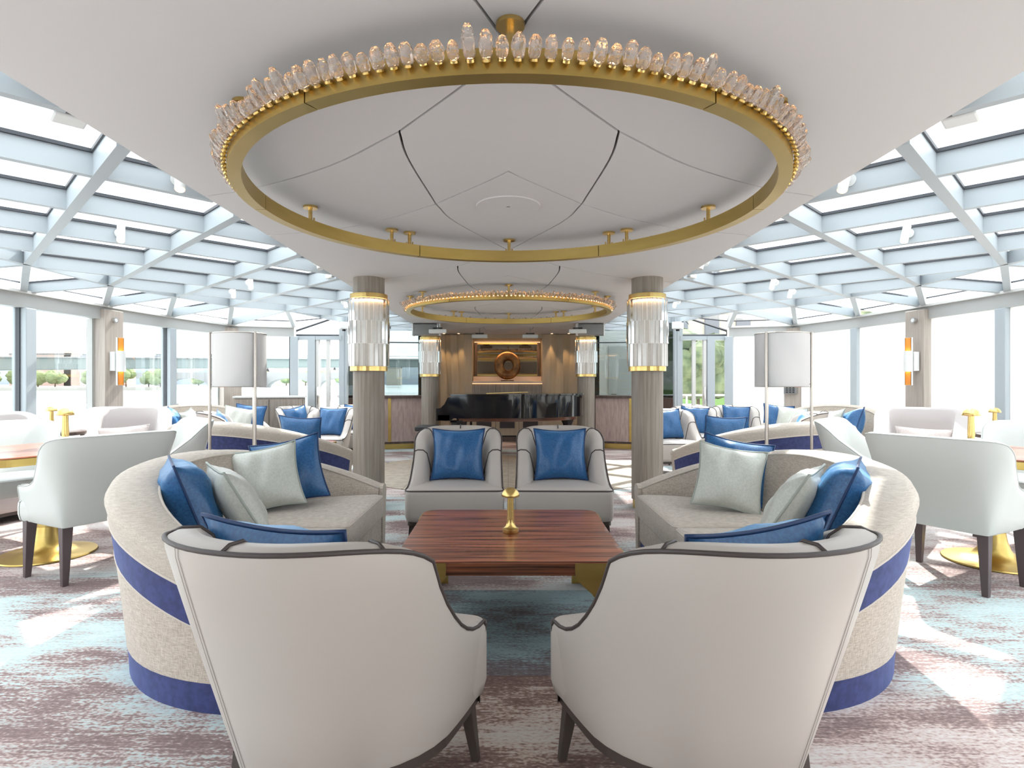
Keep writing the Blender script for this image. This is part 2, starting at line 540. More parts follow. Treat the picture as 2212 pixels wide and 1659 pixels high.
# ---- middle ceiling: curved panels with dark shadow joints
def catmull(p, n=5):
    q = []
    e = [(2*p[0][0]-p[1][0], 2*p[0][1]-p[1][1])]+list(p)+[(2*p[-1][0]-p[-2][0], 2*p[-1][1]-p[-2][1])]
    for i in range(1, len(e)-2):
        for k in range(n):
            t = k/n; a, b, c, d = e[i-1], e[i], e[i+1], e[i+2]
            q.append(tuple(.5*(2*b[j]+(c[j]-a[j])*t+(2*a[j]-5*b[j]+4*c[j]-d[j])*t*t+(3*b[j]-a[j]-3*c[j]+d[j])*t**3) for j in (0,1)))
    q.append(p[-1]); return q
PER = 2.78
A1 = catmull([(0,1.79), (-.14,2.01), (-.455,2.41)])
A2 = catmull([(-.455,2.41), (-.86,2.79), (-1.36,3.11), (-1.71,3.25)])
C1 = catmull([(0,2.861), (-.096,2.99), (-.424,3.387)])
C2 = catmull([(-.424,3.387), (-.78,3.70), (-1.188,3.94), (-1.71,4.11)])
B1 = catmull([(-.455,2.41), (-.468,2.72), (-.424,3.387)])
B2 = catmull([(-.424,3.387), (-.34,3.78), (0,4.57)])
def sh_(p, dy): return [(x, y+dy) for x, y in p]
def mir(p): return [(-x*(1.735/1.71), y) for x, y in p]
ceil_bounds = [(-3,YB), (3,YB), (3,YS), (-3,YS)]
ceiling = MB().box((.0125, (YB+13.2)/2, 2.39), (3.40, 13.2-YB, .10)).build('ceiling', 'ceiling_gap')
tag(ceiling, 'white flat ceiling of curved panels with dark joints', kind='structure')
MB().box((-1.7, (YB+13.2)/2, 2.39), (.02, 13.2-YB, .10)).build('ceiling_fascia', 'white_paint', ceiling)
MB().box((1.725, (YB+13.2)/2, 2.39), (.02, 13.2-YB, .10)).build('ceiling_fascia', 'white_paint', ceiling)
for k in range(-2, 4):
    d = PER*k
    left1 = A2[:]+C2[::-1]+B1[::-1][1:]
    left2 = C2[:]+[(x, y+PER) for x, y in (A1+A2[1:])[::-1]]+B2[::-1][1:]
    mid1 = A1+B1[1:]+C1[::-1][1:]+mir(C1)[1:]+mir(B1)[::-1][1:]+mir(A1)[::-1][1:-1]
    mid2 = C1+B2[1:]+mir(B2)[::-1][1:]+mir(C1)[::-1][1:-1]
    for p in (left1, mir(left1), left2, mir(left2), mid1, mid2):
        q = clip_poly(sh_(p, d), ceil_bounds)
        if len(q) < 3 or abs(area(q)) < .02: continue
        q = inset_poly(q, .0055)
        MB().prism(q, CZ, CZ+.03).build('panel', 'ceiling_paint', ceiling)

# ---- glazed roofs at both flanks: square grid laid at 45 degrees
def glazed_roof(s):
    side = 'river' if s < 0 else 'quay'
    root = structure('ceiling_skylight_'+('left' if s < 0 else 'right'), 'glazed roof of crossing pale steel beams on the %s side' % side)
    M = lambda p: (mx(p[0], s), p[1])
    edge = -1.715 if s < 0 else -1.74/RS
    region = [(edge, YB), (-4.30, YB)]+[N[k] for k in range(-7, 6)]+[(-2.86,10.1), (-2.86,11.6), (edge,11.6)]
    us = [.87+1.09*k for k in range(-8, 10)]
    vs = [-2.79+1.125*k for k in range(0, 16)]
    pt = lambda u, v: ((u-v)/2, (u+v)/2)
    for u in us:
        for a, b in seg_in_poly(pt(u,-6), pt(u,20), region):
            if math.dist(a, b) > .05:
                a2, b2 = M(a), M(b)
                MB().beam((*a2, RZ), (*b2, RZ), .060, ROOF_D).build('rafter', 'steel_paint', root)
    for v in vs:
        for u0, u1 in zip(us, us[1:]):
            for a, b in seg_in_poly(pt(u0+.04, v), pt(u1-.04, v), region):
                if math.dist(a, b) > .04:
                    a2, b2 = M(a), M(b)
                    MB().beam((*a2, RZ+.003), (*b2, RZ+.003), .045, ROOF_D).build('purlin', 'steel_paint', root)
    for u0, u1 in zip(us, us[1:]):
        for v0, v1 in zip(vs, vs[1:]):
            dm = [pt(u0,v0), pt(u1,v0), pt(u1,v1), pt(u0,v1)]
            if area(dm) < 0: dm.reverse()
            p = clip_poly(region, dm)
            if len(p) < 3 or abs(area(p)) < .01: continue
            q = [M(a) for a in p]
            pane = MB().prism(inset_poly(q, .02), RZ+ROOF_D+.012, RZ+ROOF_D+.030).build('pane', 'glass_pane', root)
            if abs(area(q)) > .06:
                o_, i_ = inset_poly(q, .020), inset_poly(q, .040)
                if len(o_) == len(i_):
                    z0, z1 = RZ+ROOF_D-.008, RZ+ROOF_D+.010
                    MB().grid([[(*a, z0) for a in o_], [(*a, z0) for a in i_], [(*a, z1) for a in i_], [(*a, z1) for a in o_]], cu=True, cv=True).build('gasket', 'gasket', pane)
    # folded strip between the grid and the window heads
    def eb(p, q, w=.06, h=.11): MB().beam(p, q, w, h).build('eave_beam', 'steel_paint', root)
    def n3(k): return (*M(N[k]), RZ)
    def e3(k): return (*M(E[k]), EZ1)
    def tri(a, b, c):
        up = Vector((0,0,.105)); a, b, c = (Vector(q)+up for q in (a, b, c))
        ce = (a+b+c)/3
        a, b, c = (q+(ce-q).normalized()*.07 for q in (a, b, c))
        th = Vector((0,0,.012))
        pn = MB().grid([[a, b, c], [a+th, b+th, c+th]], cu=True)
        pn.poly([a, c, b]).poly([a+th, b+th, c+th])
        o = pn.build('pane', 'glass_pane', root)
        MB().tube([a, b, c], .010, 4, closed=True).build('gasket', 'gasket', o)
    for k in range(-7, 6):
        eb(n3(k), e3(k))
        if k < 5:
            eb(e3(k), n3(k+1)); eb(n3(k), n3(k+1), .05)
            tri(n3(k), n3(k+1), e3(k)); tri(n3(k+1), e3(k+1), e3(k))
    dw = (*M((-2.86,10.1)), RZ)
    eb(n3(5), dw); tri(n3(5), dw, e3(5))
    eb((*M((-2.86,10.1)), RZ), (*M((-2.86,11.6)), RZ)); eb((*M((-2.86,11.6)), RZ), (*M((edge,11.6)), RZ))
for s in (-1, 1): glazed_roof(s)

# ---- window walls
wn_ = 0
for s in (-1, 1):
    wall = structure('wall_left' if s < 0 else 'wall_right', 'window wall with pale steel mullions and wood-clad posts')
    M = lambda p: (mx(p[0], s), p[1])
    for k in range(-8, 5):
        a, b = M(E[k]), M(E[k+1])
        MB().beam((*a, EZ0), (*b, EZ0), .12, EZ1-EZ0).build('window_head', 'header_paint', wall)
        MB().beam((*a, EZ1-.01), (*b, EZ1-.01), .20, .03).build('eave_sill', 'white_paint', wall)
        MB().beam((*a, 0), (*b, 0), .10, .12).build('sill', 'header_paint', wall)
        wn_ += 1
        w = structure('window_%d' % wn_)
        va, vb = Vector((*a, 0)), Vector((*b, 0)); d = (vb-va).normalized(); nrm = Vector((d.y, -d.x, 0))
        off = .07
        p0, p1 = va+d*off, vb-d*off
        t = nrm*.006
        MB().grid([[p0+t+Vector((0,0,z)) for z in (.12, EZ0)], [p1+t+Vector((0,0,z)) for z in (.12, EZ0)],
                   [p1-t+Vector((0,0,z)) for z in (.12, EZ0)], [p0-t+Vector((0,0,z)) for z in (.12, EZ0)]], cv=True).build('pane', 'glass_pane', w)
        for p in (p0, p1):
            MB().box((p.x, p.y, (.12+EZ0)/2), (.022, .05, EZ0-.12), math.atan2(d.y, d.x)).build('gasket', 'dark_frame', w)
    for k in range(-7, 6):
        p = M(E[k]); q0 = M(E[max(k-1,-8)]); q1 = M(E[min(k+1,5)])
        ang = math.atan2(q1[1]-q0[1], q1[0]-q0[0])
        inward = Vector((-math.sin(ang), math.cos(ang)))
        if inward.x*p[0] > 0: inward = -inward
        if k % 2 == 0 and k < 5:
            c = (p[0]+inward.x*.03, p[1]+inward.y*.03)
            MB().box((*c, EZ1/2-.02), (.30, .20, EZ1-.04), ang).build('post', 'pillar_wood', wall, bevel=.006)
            c2 = (p[0]-inward.x*.06, p[1]-inward.y*.06)
            MB().box((*c2, EZ0/2), (.36, .08, EZ0), ang).build('post_back', 'header_paint', wall)
        else:
            c = (p[0]+inward.x*.01, p[1]+inward.y*.01)
            MB().box((*c, EZ0/2), (.13, .16, EZ0), ang).build('mullion', 'steel_paint', wall, bevel=.008)
    # return beside the bar
    MB().box((mx(-2.86,s), 10.12, 1.2), (.10, .10, 2.4)).build('corner_post', 'steel_paint', wall)

# ---- glazed door walls either side
for s in (-1, 1):
    dr = structure('door_1' if s < 0 else 'door_2', 'glazed door with pale frame and slanting transom light')
    xs = [mx(x, s) for x in (-3.70,-3.42,-3.20,-2.90)]
    def vert(x, w, z0, z1, m, y=10.1, d=.08, nm='door_frame'): MB().box((x, y, (z0+z1)/2), (w, d, z1-z0)).build(nm, m, dr)
    vert(xs[0], .05, 0, 2.06, 'steel_paint'); vert(xs[1], .13, 0, 2.06, 'steel_paint', d=.12); vert(xs[3], .09, 0, 2.3, 'steel_paint')
    vert(xs[1]-s*.10, .05, 0, 2.0, 'white_paint'); vert((xs[1]+xs[3])/2-s*.02, .06, 0, 2.0, 'white_paint', d=.05)
    MB().box(((xs[0]+xs[3])/2, 10.1, 2.03), (abs(xs[0]-xs[3]), .10, .07)).build('transom_bar', 'steel_paint', dr)
    for a, b in ((xs[0], xs[1]), (xs[1]-s*.12, (xs[1]+xs[3])/2), ((xs[1]+xs[3])/2-s*.04, xs[3])):
        lo, hi = min(a, b)+.03, max(a, b)-.03
        if hi-lo > .03:
            MB().box(((lo+hi)/2, 10.1, 1.02), (hi-lo, .012, 1.94)).build('pane', 'glass_pane', dr)
    o = MB().box((xs[1]-s*.12, 10.03, 1.03), (.025, .04, .30)).build('handle', 'chrome', dr, bevel=.005)
    # slanting light above
    A_, B_, C_, D_ = (xs[0],2.08), (xs[3],2.08), (xs[3],2.43), (xs[0],2.16)
    def pl(y0, y1, pts, nm, m):
        b_ = MB(); b_.grid([[(x, y0, z) for x, z in pts], [(x, y1, z) for x, z in pts]], cu=True)
        b_.poly([(x, y0, z) for x, z in pts]).poly([(x, y1, z) for x, z in reversed(pts)]); return b_.build(nm, m, dr)
    pl(10.095, 10.105, [A_, B_, C_, D_], 'pane', 'glass_pane')
    MB().tube([(x, 10.1, z) for x, z in (A_, B_, C_, D_)], .020, 4, closed=True).build('transom_frame', 'dark_frame', dr)

# ---- glass screens above the bars
for s in (-1, 1):
    w = structure('window_%d' % (30 if s < 0 else 31), 'dark framed glass screen behind the bar')
    x0, x1 = mx(-2.86,s), mx(-1.66,s)
    for i, (a, b) in enumerate(((Vector((x0,10.2)), Vector((x0+(x1-x0)*.18,11.55))), (Vector((x0+(x1-x0)*.18,11.55)), Vector((x1,11.7))))):
        d = (b-a).normalized(); ang = math.atan2(d.y, d.x); c = (a+b)/2
        MB().box((c.x, c.y, 1.65), ((b-a).length-.05, .012, 1.36), ang).build('pane', 'screen_glass', w)
        MB().box((c.x, c.y, 2.36), ((b-a).length, .05, .06), ang).build('screen_frame', 'dark_frame', w)
        MB().box((c.x, c.y, 2.06), ((b-a).length, .03, .022), ang).build('screen_frame', 'dark_frame', w)
        MB().box((b.x, b.y, 1.68), (.05, .05, 1.42), ang).build('screen_frame', 'dark_frame', w)
        MB().box((c.x, c.y, .49), ((b-a).length, .06, .98), ang).build('screen_plinth', 'walnut', w)

# ---- back wall (behind the photographer) with a lit back bar
bw = structure('wall_back', 'wood panelled wall behind the photographer')
MB().box((0, YB-.08, 1.2), (3.6, .10, 2.5)).build('wall_panel', 'back_wall_wood', bw)
for s in (-1, 1):  # unseen side glazing, added to bring daylight onto the chair backs
    MB().box((s*3.55, YB-.05, EZ1-.08), (3.6, .10, .16)).build('window_head', 'header_paint', bw)
    for x in (2.6, 3.8, 5.0): MB().box((s*x, YB-.05, EZ0/2), (.13, .14, EZ0)).build('mullion', 'steel_paint', bw)
    MB().box((s*3.5, YB-.05, 1.08), (3.4, .012, 1.94)).build('pane', 'glass_pane', bw)
for z in (1.0, 1.35, 1.7):
    MB().box((0, YB+.10, z), (3.2, .24, .03)).build('shelf', 'satin_brass', bw)
    MB().box((0, YB+.19, z-.03), (3.1, .02, .012)).build('shelf_light', 'shelf_glow', bw)

# ---- stage wall, niche and folded panels
st = structure('wall_stage', 'stage wall with beige folded panels and a lit niche')
def wbox(x0, x1, y0, y1, z0, z1, m, nm, par=st, bevel=0): return MB().box(((x0+x1)/2, (y0+y1)/2, (z0+z1)/2), (x1-x0, y1-y0, z1-z0)).build(nm, m, par, bevel=bevel)
NX0, NX1 = -.77, .725
wbox(-1.80, NX0, YS+.10, YS+.20, 0, 2.45, 'beige_panel', 'wall_panel')
wbox(NX1, 1.80, YS+.10, YS+.20, 0, 2.45, 'beige_panel', 'wall_panel')
wbox(NX0, NX1, YS+.42, YS+.52, 0, 2.45, 'beige_panel', 'niche_back')
wbox(NX0-.03, NX0, YS+.05, YS+.45, 0, 2.40, 'beige_panel', 'niche_side'); wbox(NX1, NX1+.03, YS+.05, YS+.45, 0, 2.40, 'beige_panel', 'niche_side')
wbox(NX0, NX1, YS-.02, YS+.42, 2.20, 2.30, 'beige_panel', 'niche_head')
wbox(-1.82, -1.74, 11.7, YS+.2, 0, 2.45, 'grey_wood', 'return_wall'); wbox(1.76, 1.84, 11.7, YS+.2, 0, 2.45, 'grey_wood', 'return_wall')
# folded facets: narrow tapering boards, each tilted the other way
def facets(x0, x1, cuts):
    for i in range(len(cuts)-1):
        t0, t1 = cuts[i], cuts[i+1]
        xt0, xb0 = x0+(x1-x0)*t0[0], x0+(x1-x0)*t0[1]; xt1, xb1 = x0+(x1-x0)*t1[0], x0+(x1-x0)*t1[1]
        dl, dr_ = (.0, .07) if i % 2 == 0 else (.07, .0)
        z0, z1 = .02, 2.285
        f = [(xb0, YS-dl, z0), (xb1, YS-dr_, z0), (xt1, YS-dr_, z1), (xt0, YS-dl, z1)]
        bk = [(x, YS+.10, z) for x, y, z in f]
        b_ = MB(); b_.grid([f, bk], cu=True); b_.poly(f[::-1]).poly(bk); b_.build('folded_panel', 'beige_panel', st)
facets(-1.62, NX0, [(0,0), (.18,.22), (.30,.44), (.46,.52), (.60,.74), (.78,.84), (1,1)])
facets(NX1, 1.64, [(0,0), (.20,.14), (.36,.30), (.48,.50), (.66,.58), (.82,.80), (1,1)])
# niche furniture
wbox(NX0, NX1, YS-.04, YS+.42, 1.245, 1.285, 'stone_shelf', 'shelf', bevel=.004)
wbox(NX0, NX1, YS-.03, YS-.02, 1.225, 1.243, 'shelf_glow', 'light_strip')
wbox(NX0+.02, NX1-.02, YS+.385, YS+.40, 2.14, 2.155, 'shelf_glow', 'light_strip')
wbox(NX0, NX1, YS+.34, YS+.42, 1.285, 1.39, 'stone_shelf', 'upstand')
mf = wbox(NX0+.03, NX1-.03, YS+.37, YS+.41, 1.40, 2.13, 'satin_brass', 'mirror_frame')
wbox(NX0+.09, NX1-.09, YS+.355, YS+.372, 1.43, 2.10, 'mirror', 'mirror_glass', mf)
wbox(NX0+.035, NX0+.085, YS+.345, YS+.372, 1.40, 2.13, 'walnut', 'mirror_stile', mf); wbox(NX1-.085, NX1-.035, YS+.345, YS+.372, 1.40, 2.13, 'walnut', 'mirror_stile', mf)
for i in range(3):
    a = NX0+(NX1-NX0)*i/3
    wbox(a+.004, a+(NX1-NX0)/3-.004, YS+.0, YS+.03, .93, 1.22, 'grey_wood', 'cabinet_front')
    wbox(a+.004, a+(NX1-NX0)/3-.004, YS+.0, YS+.03, .12, .92, 'beige_panel', 'cabinet_front')
    wbox(a+.09, a+(NX1-NX0)/3-.09, YS-.02, YS+.0, .28, .80, 'bronze_speaker', 'speaker_panel')
wbox(NX0, NX1, YS+.03, YS+.40, .05, 1.22, 'black_matte', 'cabinet_core')
wbox(-1.62, 1.64, YS-.08, YS-.04, 0, .10, 'walnut', 'skirting')
# warm wall washers above the folded panels (small recessed ceiling lamps)
for i, x in enumerate((-1.36, -1.05, .92, 1.28)):
    d = thing('recessed_downlight', 'small recessed downlight over the beige folded panels, %s' % ('outer left', 'inner left', 'inner right', 'outer right')[i], 'light', (x, YS-.17, CZ), 0, 'stage downlights')
    MB().lathe([(.035,-.004), (.035,.0)], 16).build('trim_ring', 'white_metal', d)
    MB().lathe([(.022,-.006), (.022,-.003)], 12).build('lens', 'lamp_warm', d)
    ld = bpy.data.lights.new('downlight_beam', 'SPOT'); ld.energy = 9; ld.color = (1,.62,.28); ld.spot_size = math.radians(50); ld.spot_blend = .6; ld.shadow_soft_size = .02
    lo = bpy.data.objects.new('downlight_beam', ld); COL.objects.link(lo); lo.parent = d; lo.location = (0,0,-.02)

# ---- the corridor seen through the right-hand screen
cw = structure('wall_corridor', 'pale corridor wall with a door beyond the right-hand glass screen')
wbox(1.9, 3.1, 13.3, 13.4, 0, 2.45, 'white_paint', 'wall_panel', cw)
dd = wbox(2.30, 2.90, 13.26, 13.30, 0, 2.1, 'header_paint', 'corridor_door', cw, .005)
wbox(2.35, 2.47, 13.20, 13.24, .98, 1.0, 'chrome', 'handle', dd)

# ================================================================== OUTSIDE
g = MB().poly([(-2500,-200,-3.2), (6,-200,-3.2), (6,2500,-3.2), (-2500,2500,-3.2)]).build('river_water', 'water')
tag(g, 'bright flat river beyond the left windows', kind='structure')
g = MB().poly([(6,-200,-.6), (900,-200,-.6), (900,1500,-.6), (6,1500,-.6)]).build('quay_ground', 'bank_sand')
tag(g, 'pale quay ground beyond the right windows', kind='structure')
deck = [(x*1.16, y+1.0) for x, y in fl]
g = MB().prism([(-6.4,-8), (6.6,-8), (6.6,24), (-6.4,24)], -.30, -.16).build('ship_deck', 'white_deck')
tag(g, 'white outer deck around the lounge', kind='structure')
# hills
def hill(x0, x1, y, prof, label):
    n = len(prof); b_ = MB()
    f = [(x0+(x1-x0)*i/(n-1), y, prof[i]) for i in range(n)]
    bk = [(x, yy+140, 0) for x, yy, z in f]; lo = [(x, yy-40, -3.2) for x, yy, z in f]
    b_.grid([lo, f, bk]); o = b_.build('hill', 'hill_haze', smooth=True)
    tag(o, label, 'hill')
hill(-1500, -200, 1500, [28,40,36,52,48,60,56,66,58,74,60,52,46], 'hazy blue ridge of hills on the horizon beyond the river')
# far bank with trees
bank = [(-800,330), (-283,330), (-215,352), (-200,420), (-800,520)]
g = MB().prism(bank, -3.3, -1.2).build('river_bank', 'bank_sand'); tag(g, 'sandy far river bank under the trees', kind='structure')
def blob_tree(name, loc, h, r, m, label, cat='tree', group=None, seed=0, trunk=.25, n=9):
    rnd = random.Random(seed)
    t = thing(name, label, cat, loc, rnd.random()*6, group)
    b_ = MB()
    for k in range(n):
        a = rnd.random()*2*PI; q = rnd.random()**.5*r*.6
        cz = h*(trunk+.12)+rnd.random()*h*(1-trunk-.3); rr = r*(.38+rnd.random()*.25)
        c = (q*math.cos(a), q*math.sin(a), cz)
        rings = []
        for i in range(7):
            th = PI*i/6
            rings.append([(c[0]+rr*math.sin(th)*math.cos(p*PI/4)*(1+.25*(rnd.random()-.5)), c[1]+rr*math.sin(th)*math.sin(p*PI/4)*(1+.25*(rnd.random()-.5)), c[2]+rr*.85*math.cos(th)*(1+.2*(rnd.random()-.5))) for p in range(8)])
        b_.grid(rings, cu=True)
    b_.build('crown', m, t)
    MB().tube([(0,0,-.2), (.05*r,0,h*.3), (0,0,h*.55)], [.07*r,.05*r,.03*r], 6).build('trunk', 'trunk', t)
    return t
for i in range(9):
    x = -312+i*13.0+random.uniform(-3,3)
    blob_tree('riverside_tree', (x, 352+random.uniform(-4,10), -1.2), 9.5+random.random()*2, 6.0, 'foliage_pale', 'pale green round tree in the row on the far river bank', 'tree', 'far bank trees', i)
# low pink building with stepped gables
bd = thing('gabled_building', 'long pinkish building with jagged roofline above the bridge', 'building', (-335,420,-1))
MB().box((0,0,11), (44,12,22)).build('wall', 'brick_pink', bd)
for k in range(9):
    x = -20+k*5
    MB().prism([(x-2.4,-6), (x+2.4,-6), (x+2.4,6), (x-2.4,6)], 22, 23.5).build('merlon', 'roof_grey', bd)
    MB().box((x, -6.1, 16), (1.6, .2, 4)).build('window', 'facade_window', bd)
MB().box((20,0,12.5), (6,12,25)).build('tower', 'brick_pink', bd)
bd = thing('gabled_building', 'smaller pink building with jagged roofline right of the long one', 'building', (-292,430,-1))
MB().box((0,0,9.5), (24,10,19)).build('wall', 'brick_pink', bd)
for k in range(5):
    x = -10+k*5
    MB().box((x, 0, 20), (3.4, 10, 2.2)).build('merlon', 'roof_grey', bd)
    MB().box((x, -5.1, 13), (1.5, .2, 3)).build('window', 'facade_window', bd)
# road bridge
br = thing('road_bridge', 'long grey-green girder road bridge across the river', 'bridge', (0,250,0))
bx = [-420,-330,-270,-220,-170,-120,-70,-20]
bot = [3.4,5.0,6.2,7.0,7.6,8.0,8.3,8.3]
top = [12.8,12.6,12.4,12.2,11.9,11.6,11.3,11.0]
b_ = MB(); b_.grid([[(x,0,b) for x,b in zip(bx,bot)], [(x,0,t) for x,t in zip(bx,top)], [(x,14,t) for x,t in zip(bx,top)], [(x,14,b) for x,b in zip(bx,bot)]], cv=True)
b_.build('girder', 'bridge_steel', br)
MB().grid([[(x,-.8,t) for x,t in zip(bx,top)], [(x,-.8,t+.5) for x,t in zip(bx,top)], [(x,.6,t+.5) for x,t in zip(bx,top)], [(x,.6,t) for x,t in zip(bx,top)]], cv=True).build('parapet', 'bridge_stone', br)
MB().tube([(x,-.5,t+1.5) for x,t in zip(bx,top)], .07, 4).build('rail', 'bridge_steel', br)
for x in (-203, -180, -150, -132, -110): 
    MB().tube([(x,0,11.5), (x,0,26)], .09, 5).build('lamp_mast', 'bridge_stone', br)
MB().box((-360,7,1), (6,12,9)).build('pier', 'bridge_stone', br); MB().box((-60,7,2), (6,12,12)).build('pier', 'bridge_stone', br)
for i, x in enumerate((-184, -152, -128, -118)):
    c = thing('car', ('grey car on the bridge near the pink buildings', 'car on the bridge beside the wood post', 'car on the bridge, left of the floor lamp', 'car on the bridge closest to the floor lamp')[i], 'car', (x, 252.5, 12.0), 0, 'cars on the bridge')
    MB().box((0,0,.9), (4.4,1.8,.8)).build('body', 'car_paint', c, bevel=.2); MB().box((-.2,0,1.55), (2.4,1.6,.6)).build('cabin', 'facade_window', c, bevel=.15)
# arched stone bridge further away
ab = thing('arched_bridge', 'pale stone bridge with low arches far behind the road bridge', 'bridge', (0,520,0))
for k in range(5):
    xc = -335+k*46; p = [(xc-23, -3), (xc-20, -3)]+[(xc-20*math.cos(PI*i/10), -3+8.5*math.sin(PI*i/10)) for i in range(1,10)]+[(xc+20,-3), (xc+23,-3), (xc+23,10.5), (xc-23,10.5)]
    b_ = MB(); f = [(x,0,z) for x,z in p]; b2 = [(x,9,z) for x,z in p]
    b_.grid([f, b2], cu=True); b_.poly(f).poly(b2[::-1]); b_.build('arch', 'bridge_stone', ab)
    MB().box((xc-23, -2, 2), (5, 5, 10)).build('pier', 'bridge_stone', ab)
for i in range(10):
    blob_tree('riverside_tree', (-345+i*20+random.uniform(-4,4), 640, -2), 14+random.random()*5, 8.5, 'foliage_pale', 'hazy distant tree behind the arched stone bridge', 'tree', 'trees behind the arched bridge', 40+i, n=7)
for i in range(7):
    x = -300+i*27
    h = thing('town_house', 'pale town house beyond the arched bridge, %s' % ('farthest left','second from left','third from left','fourth from left','fifth from left','sixth from left','farthest right')[i], 'house', (x, 700, -2), 0, 'town houses beyond the bridges')
    hh = 17+(i*7 % 5)*2
    MB().box((0,0,hh/2), (17,10,hh)).build('wall', 'facade', h)
    MB().grid([[(-9,-5.5,hh), (9,-5.5,hh)], [(-9,0,hh+5), (9,0,hh+5)], [(-9,5.5,hh), (9,5.5,hh)]]).build('roof', 'roof_grey', h)
# life-boat davit and rail outside the left windows
dv = thing('deck_davit', 'white deck davit with a round buoy seen through the left window', 'davit', (-5.75,9.6,-.16))
MB().tube([(-.4,-.4,0), (-.1,.2,1.30), (.5,.2,1.34)], .025, 6).build('arm', 'white_metal', dv)
MB().tube([(-.25,-.1,.72), (.5,.2,.76)], .015, 6).build('brace', 'white_metal', dv)
MB().lathe([(0,-.04), (.07,-.04), (.07,.04), (0,.04)], 16, (.15,.1,1.02)).build('buoy', 'speaker_grey', dv)
for s in (-1, 1):
    r_ = thing('deck_railing', 'white railing of the outer deck past the %s glazed door' % ('left' if s < 0 else 'right'), 'railing', (s*3.4,14.6,-.16))
    for z in (.5,.8,1.1): MB().tube([(-2.2,0,z), (2.2,0,z)], .02, 6).build('rail', 'white_metal', r_)
    for x in (-2.2,-1.1,0,1.1,2.2): MB().tube([(x,0,0), (x,0,1.1)], .022, 6).build('post', 'white_metal', r_)
    c = thing('deck_locker', 'white storage locker on the outer deck past the %s glazed door' % ('left' if s < 0 else 'right'), 'locker', (s*3.8,13.4,-.16))
    MB().box((0,0,.42), (1.1,.6,.84)).build('box', 'white_deck', c, bevel=.03); MB().box((0,-.01,.88), (1.16,.66,.06)).build('lid', 'white_deck', c, bevel=.02)
# greenery and a house past the doors
for i, (x, y, h, r, l) in enumerate(((8.2,25,4.6,1.5,'leafy green tree past the right glazed door'), (7.4,36,6,2.2,'leafy green tree behind the right-hand glass screen'), (15.5,24,5,2,'green tree on the quay beyond the blinds'))):
    blob_tree('quay_tree', (x, y, -.6), h, r, 'foliage', l, 'tree', None, 90+i, n=16)
gs = thing('grass_slope', 'bright grass slope on the quay past the right door', 'slope', (11.5,33,-.6))
MB().grid([[(-4,-4,0), (8,-4,0)], [(-4,0,1.8), (8,0,1.8)], [(-4,3,1.9), (8,3,1.9)]]).build('turf', 'grass', gs)
hs = thing('quay_house', 'cream stone house with tall windows past the right glazed door', 'house', (12,40,-.6))
MB().box((0,0,5), (9,6,10)).build('wall', 'facade', hs)
for zx in (-3,-1,1,3):
    for z in (2.6,5.8,8.6):
        f_ = MB().box((zx,-3.05,z), (.9,.12,1.7)).build('window', 'facade_window', hs)
# ================================================================== FURNITURE PROTOTYPES
def u_path(a, yf, b, yc, n_arc=26, n_str=7, e=2.5):
    """U outline, right front -> back -> left front: list of (x, y, nx, ny), normals outwards"""
    p = [(a, yf+(yc-yf)*i/n_str) for i in range(n_str)]
    for i in range(n_arc+1):
        ph = PI*i/n_arc
        c, s_ = math.cos(ph), math.sin(ph)
        p.append((a*math.copysign(abs(c)**(2/e), c), yc-b*abs(s_)**(2/e)))
    p += [(-a, yc+(yf-yc)*(i+1)/n_str) for i in range(n_str)]
    q = []
    for i in range(len(p)):
        p0, p1 = p[max(i-1,0)], p[min(i+1,len(p)-1)]
        dx, dy = p1[0]-p0[0], p1[1]-p0[1]; l = math.hypot(dx, dy)
        q.append((p[i][0], p[i][1], -dy/l*-1, dx/l*-1) if False else (p[i][0], p[i][1], dy/l*-1, dx/l))
    # make normals point outwards
    out = []
    for x, y, nx, ny in q:
        if nx*x+ny*(y-yc-.2) < 0: nx, ny = -nx, -ny
        out.append((x, y, nx, ny))
    return out
SECS = {}
def stitch_seam(root, name, t):
    up, secs = SECS[name]
    i = round((len(secs)-1)*t); xx, yy, nx, ny = up[i]; tg = Vector((-ny, nx, 0))
    for dd in (-.007, .007):
        MB().tube([Vector(q)+Vector((nx,ny,0))*.0008+tg*dd for q in secs[i][1:7]], .0007, 4).build('stitching', 'stitch', root)
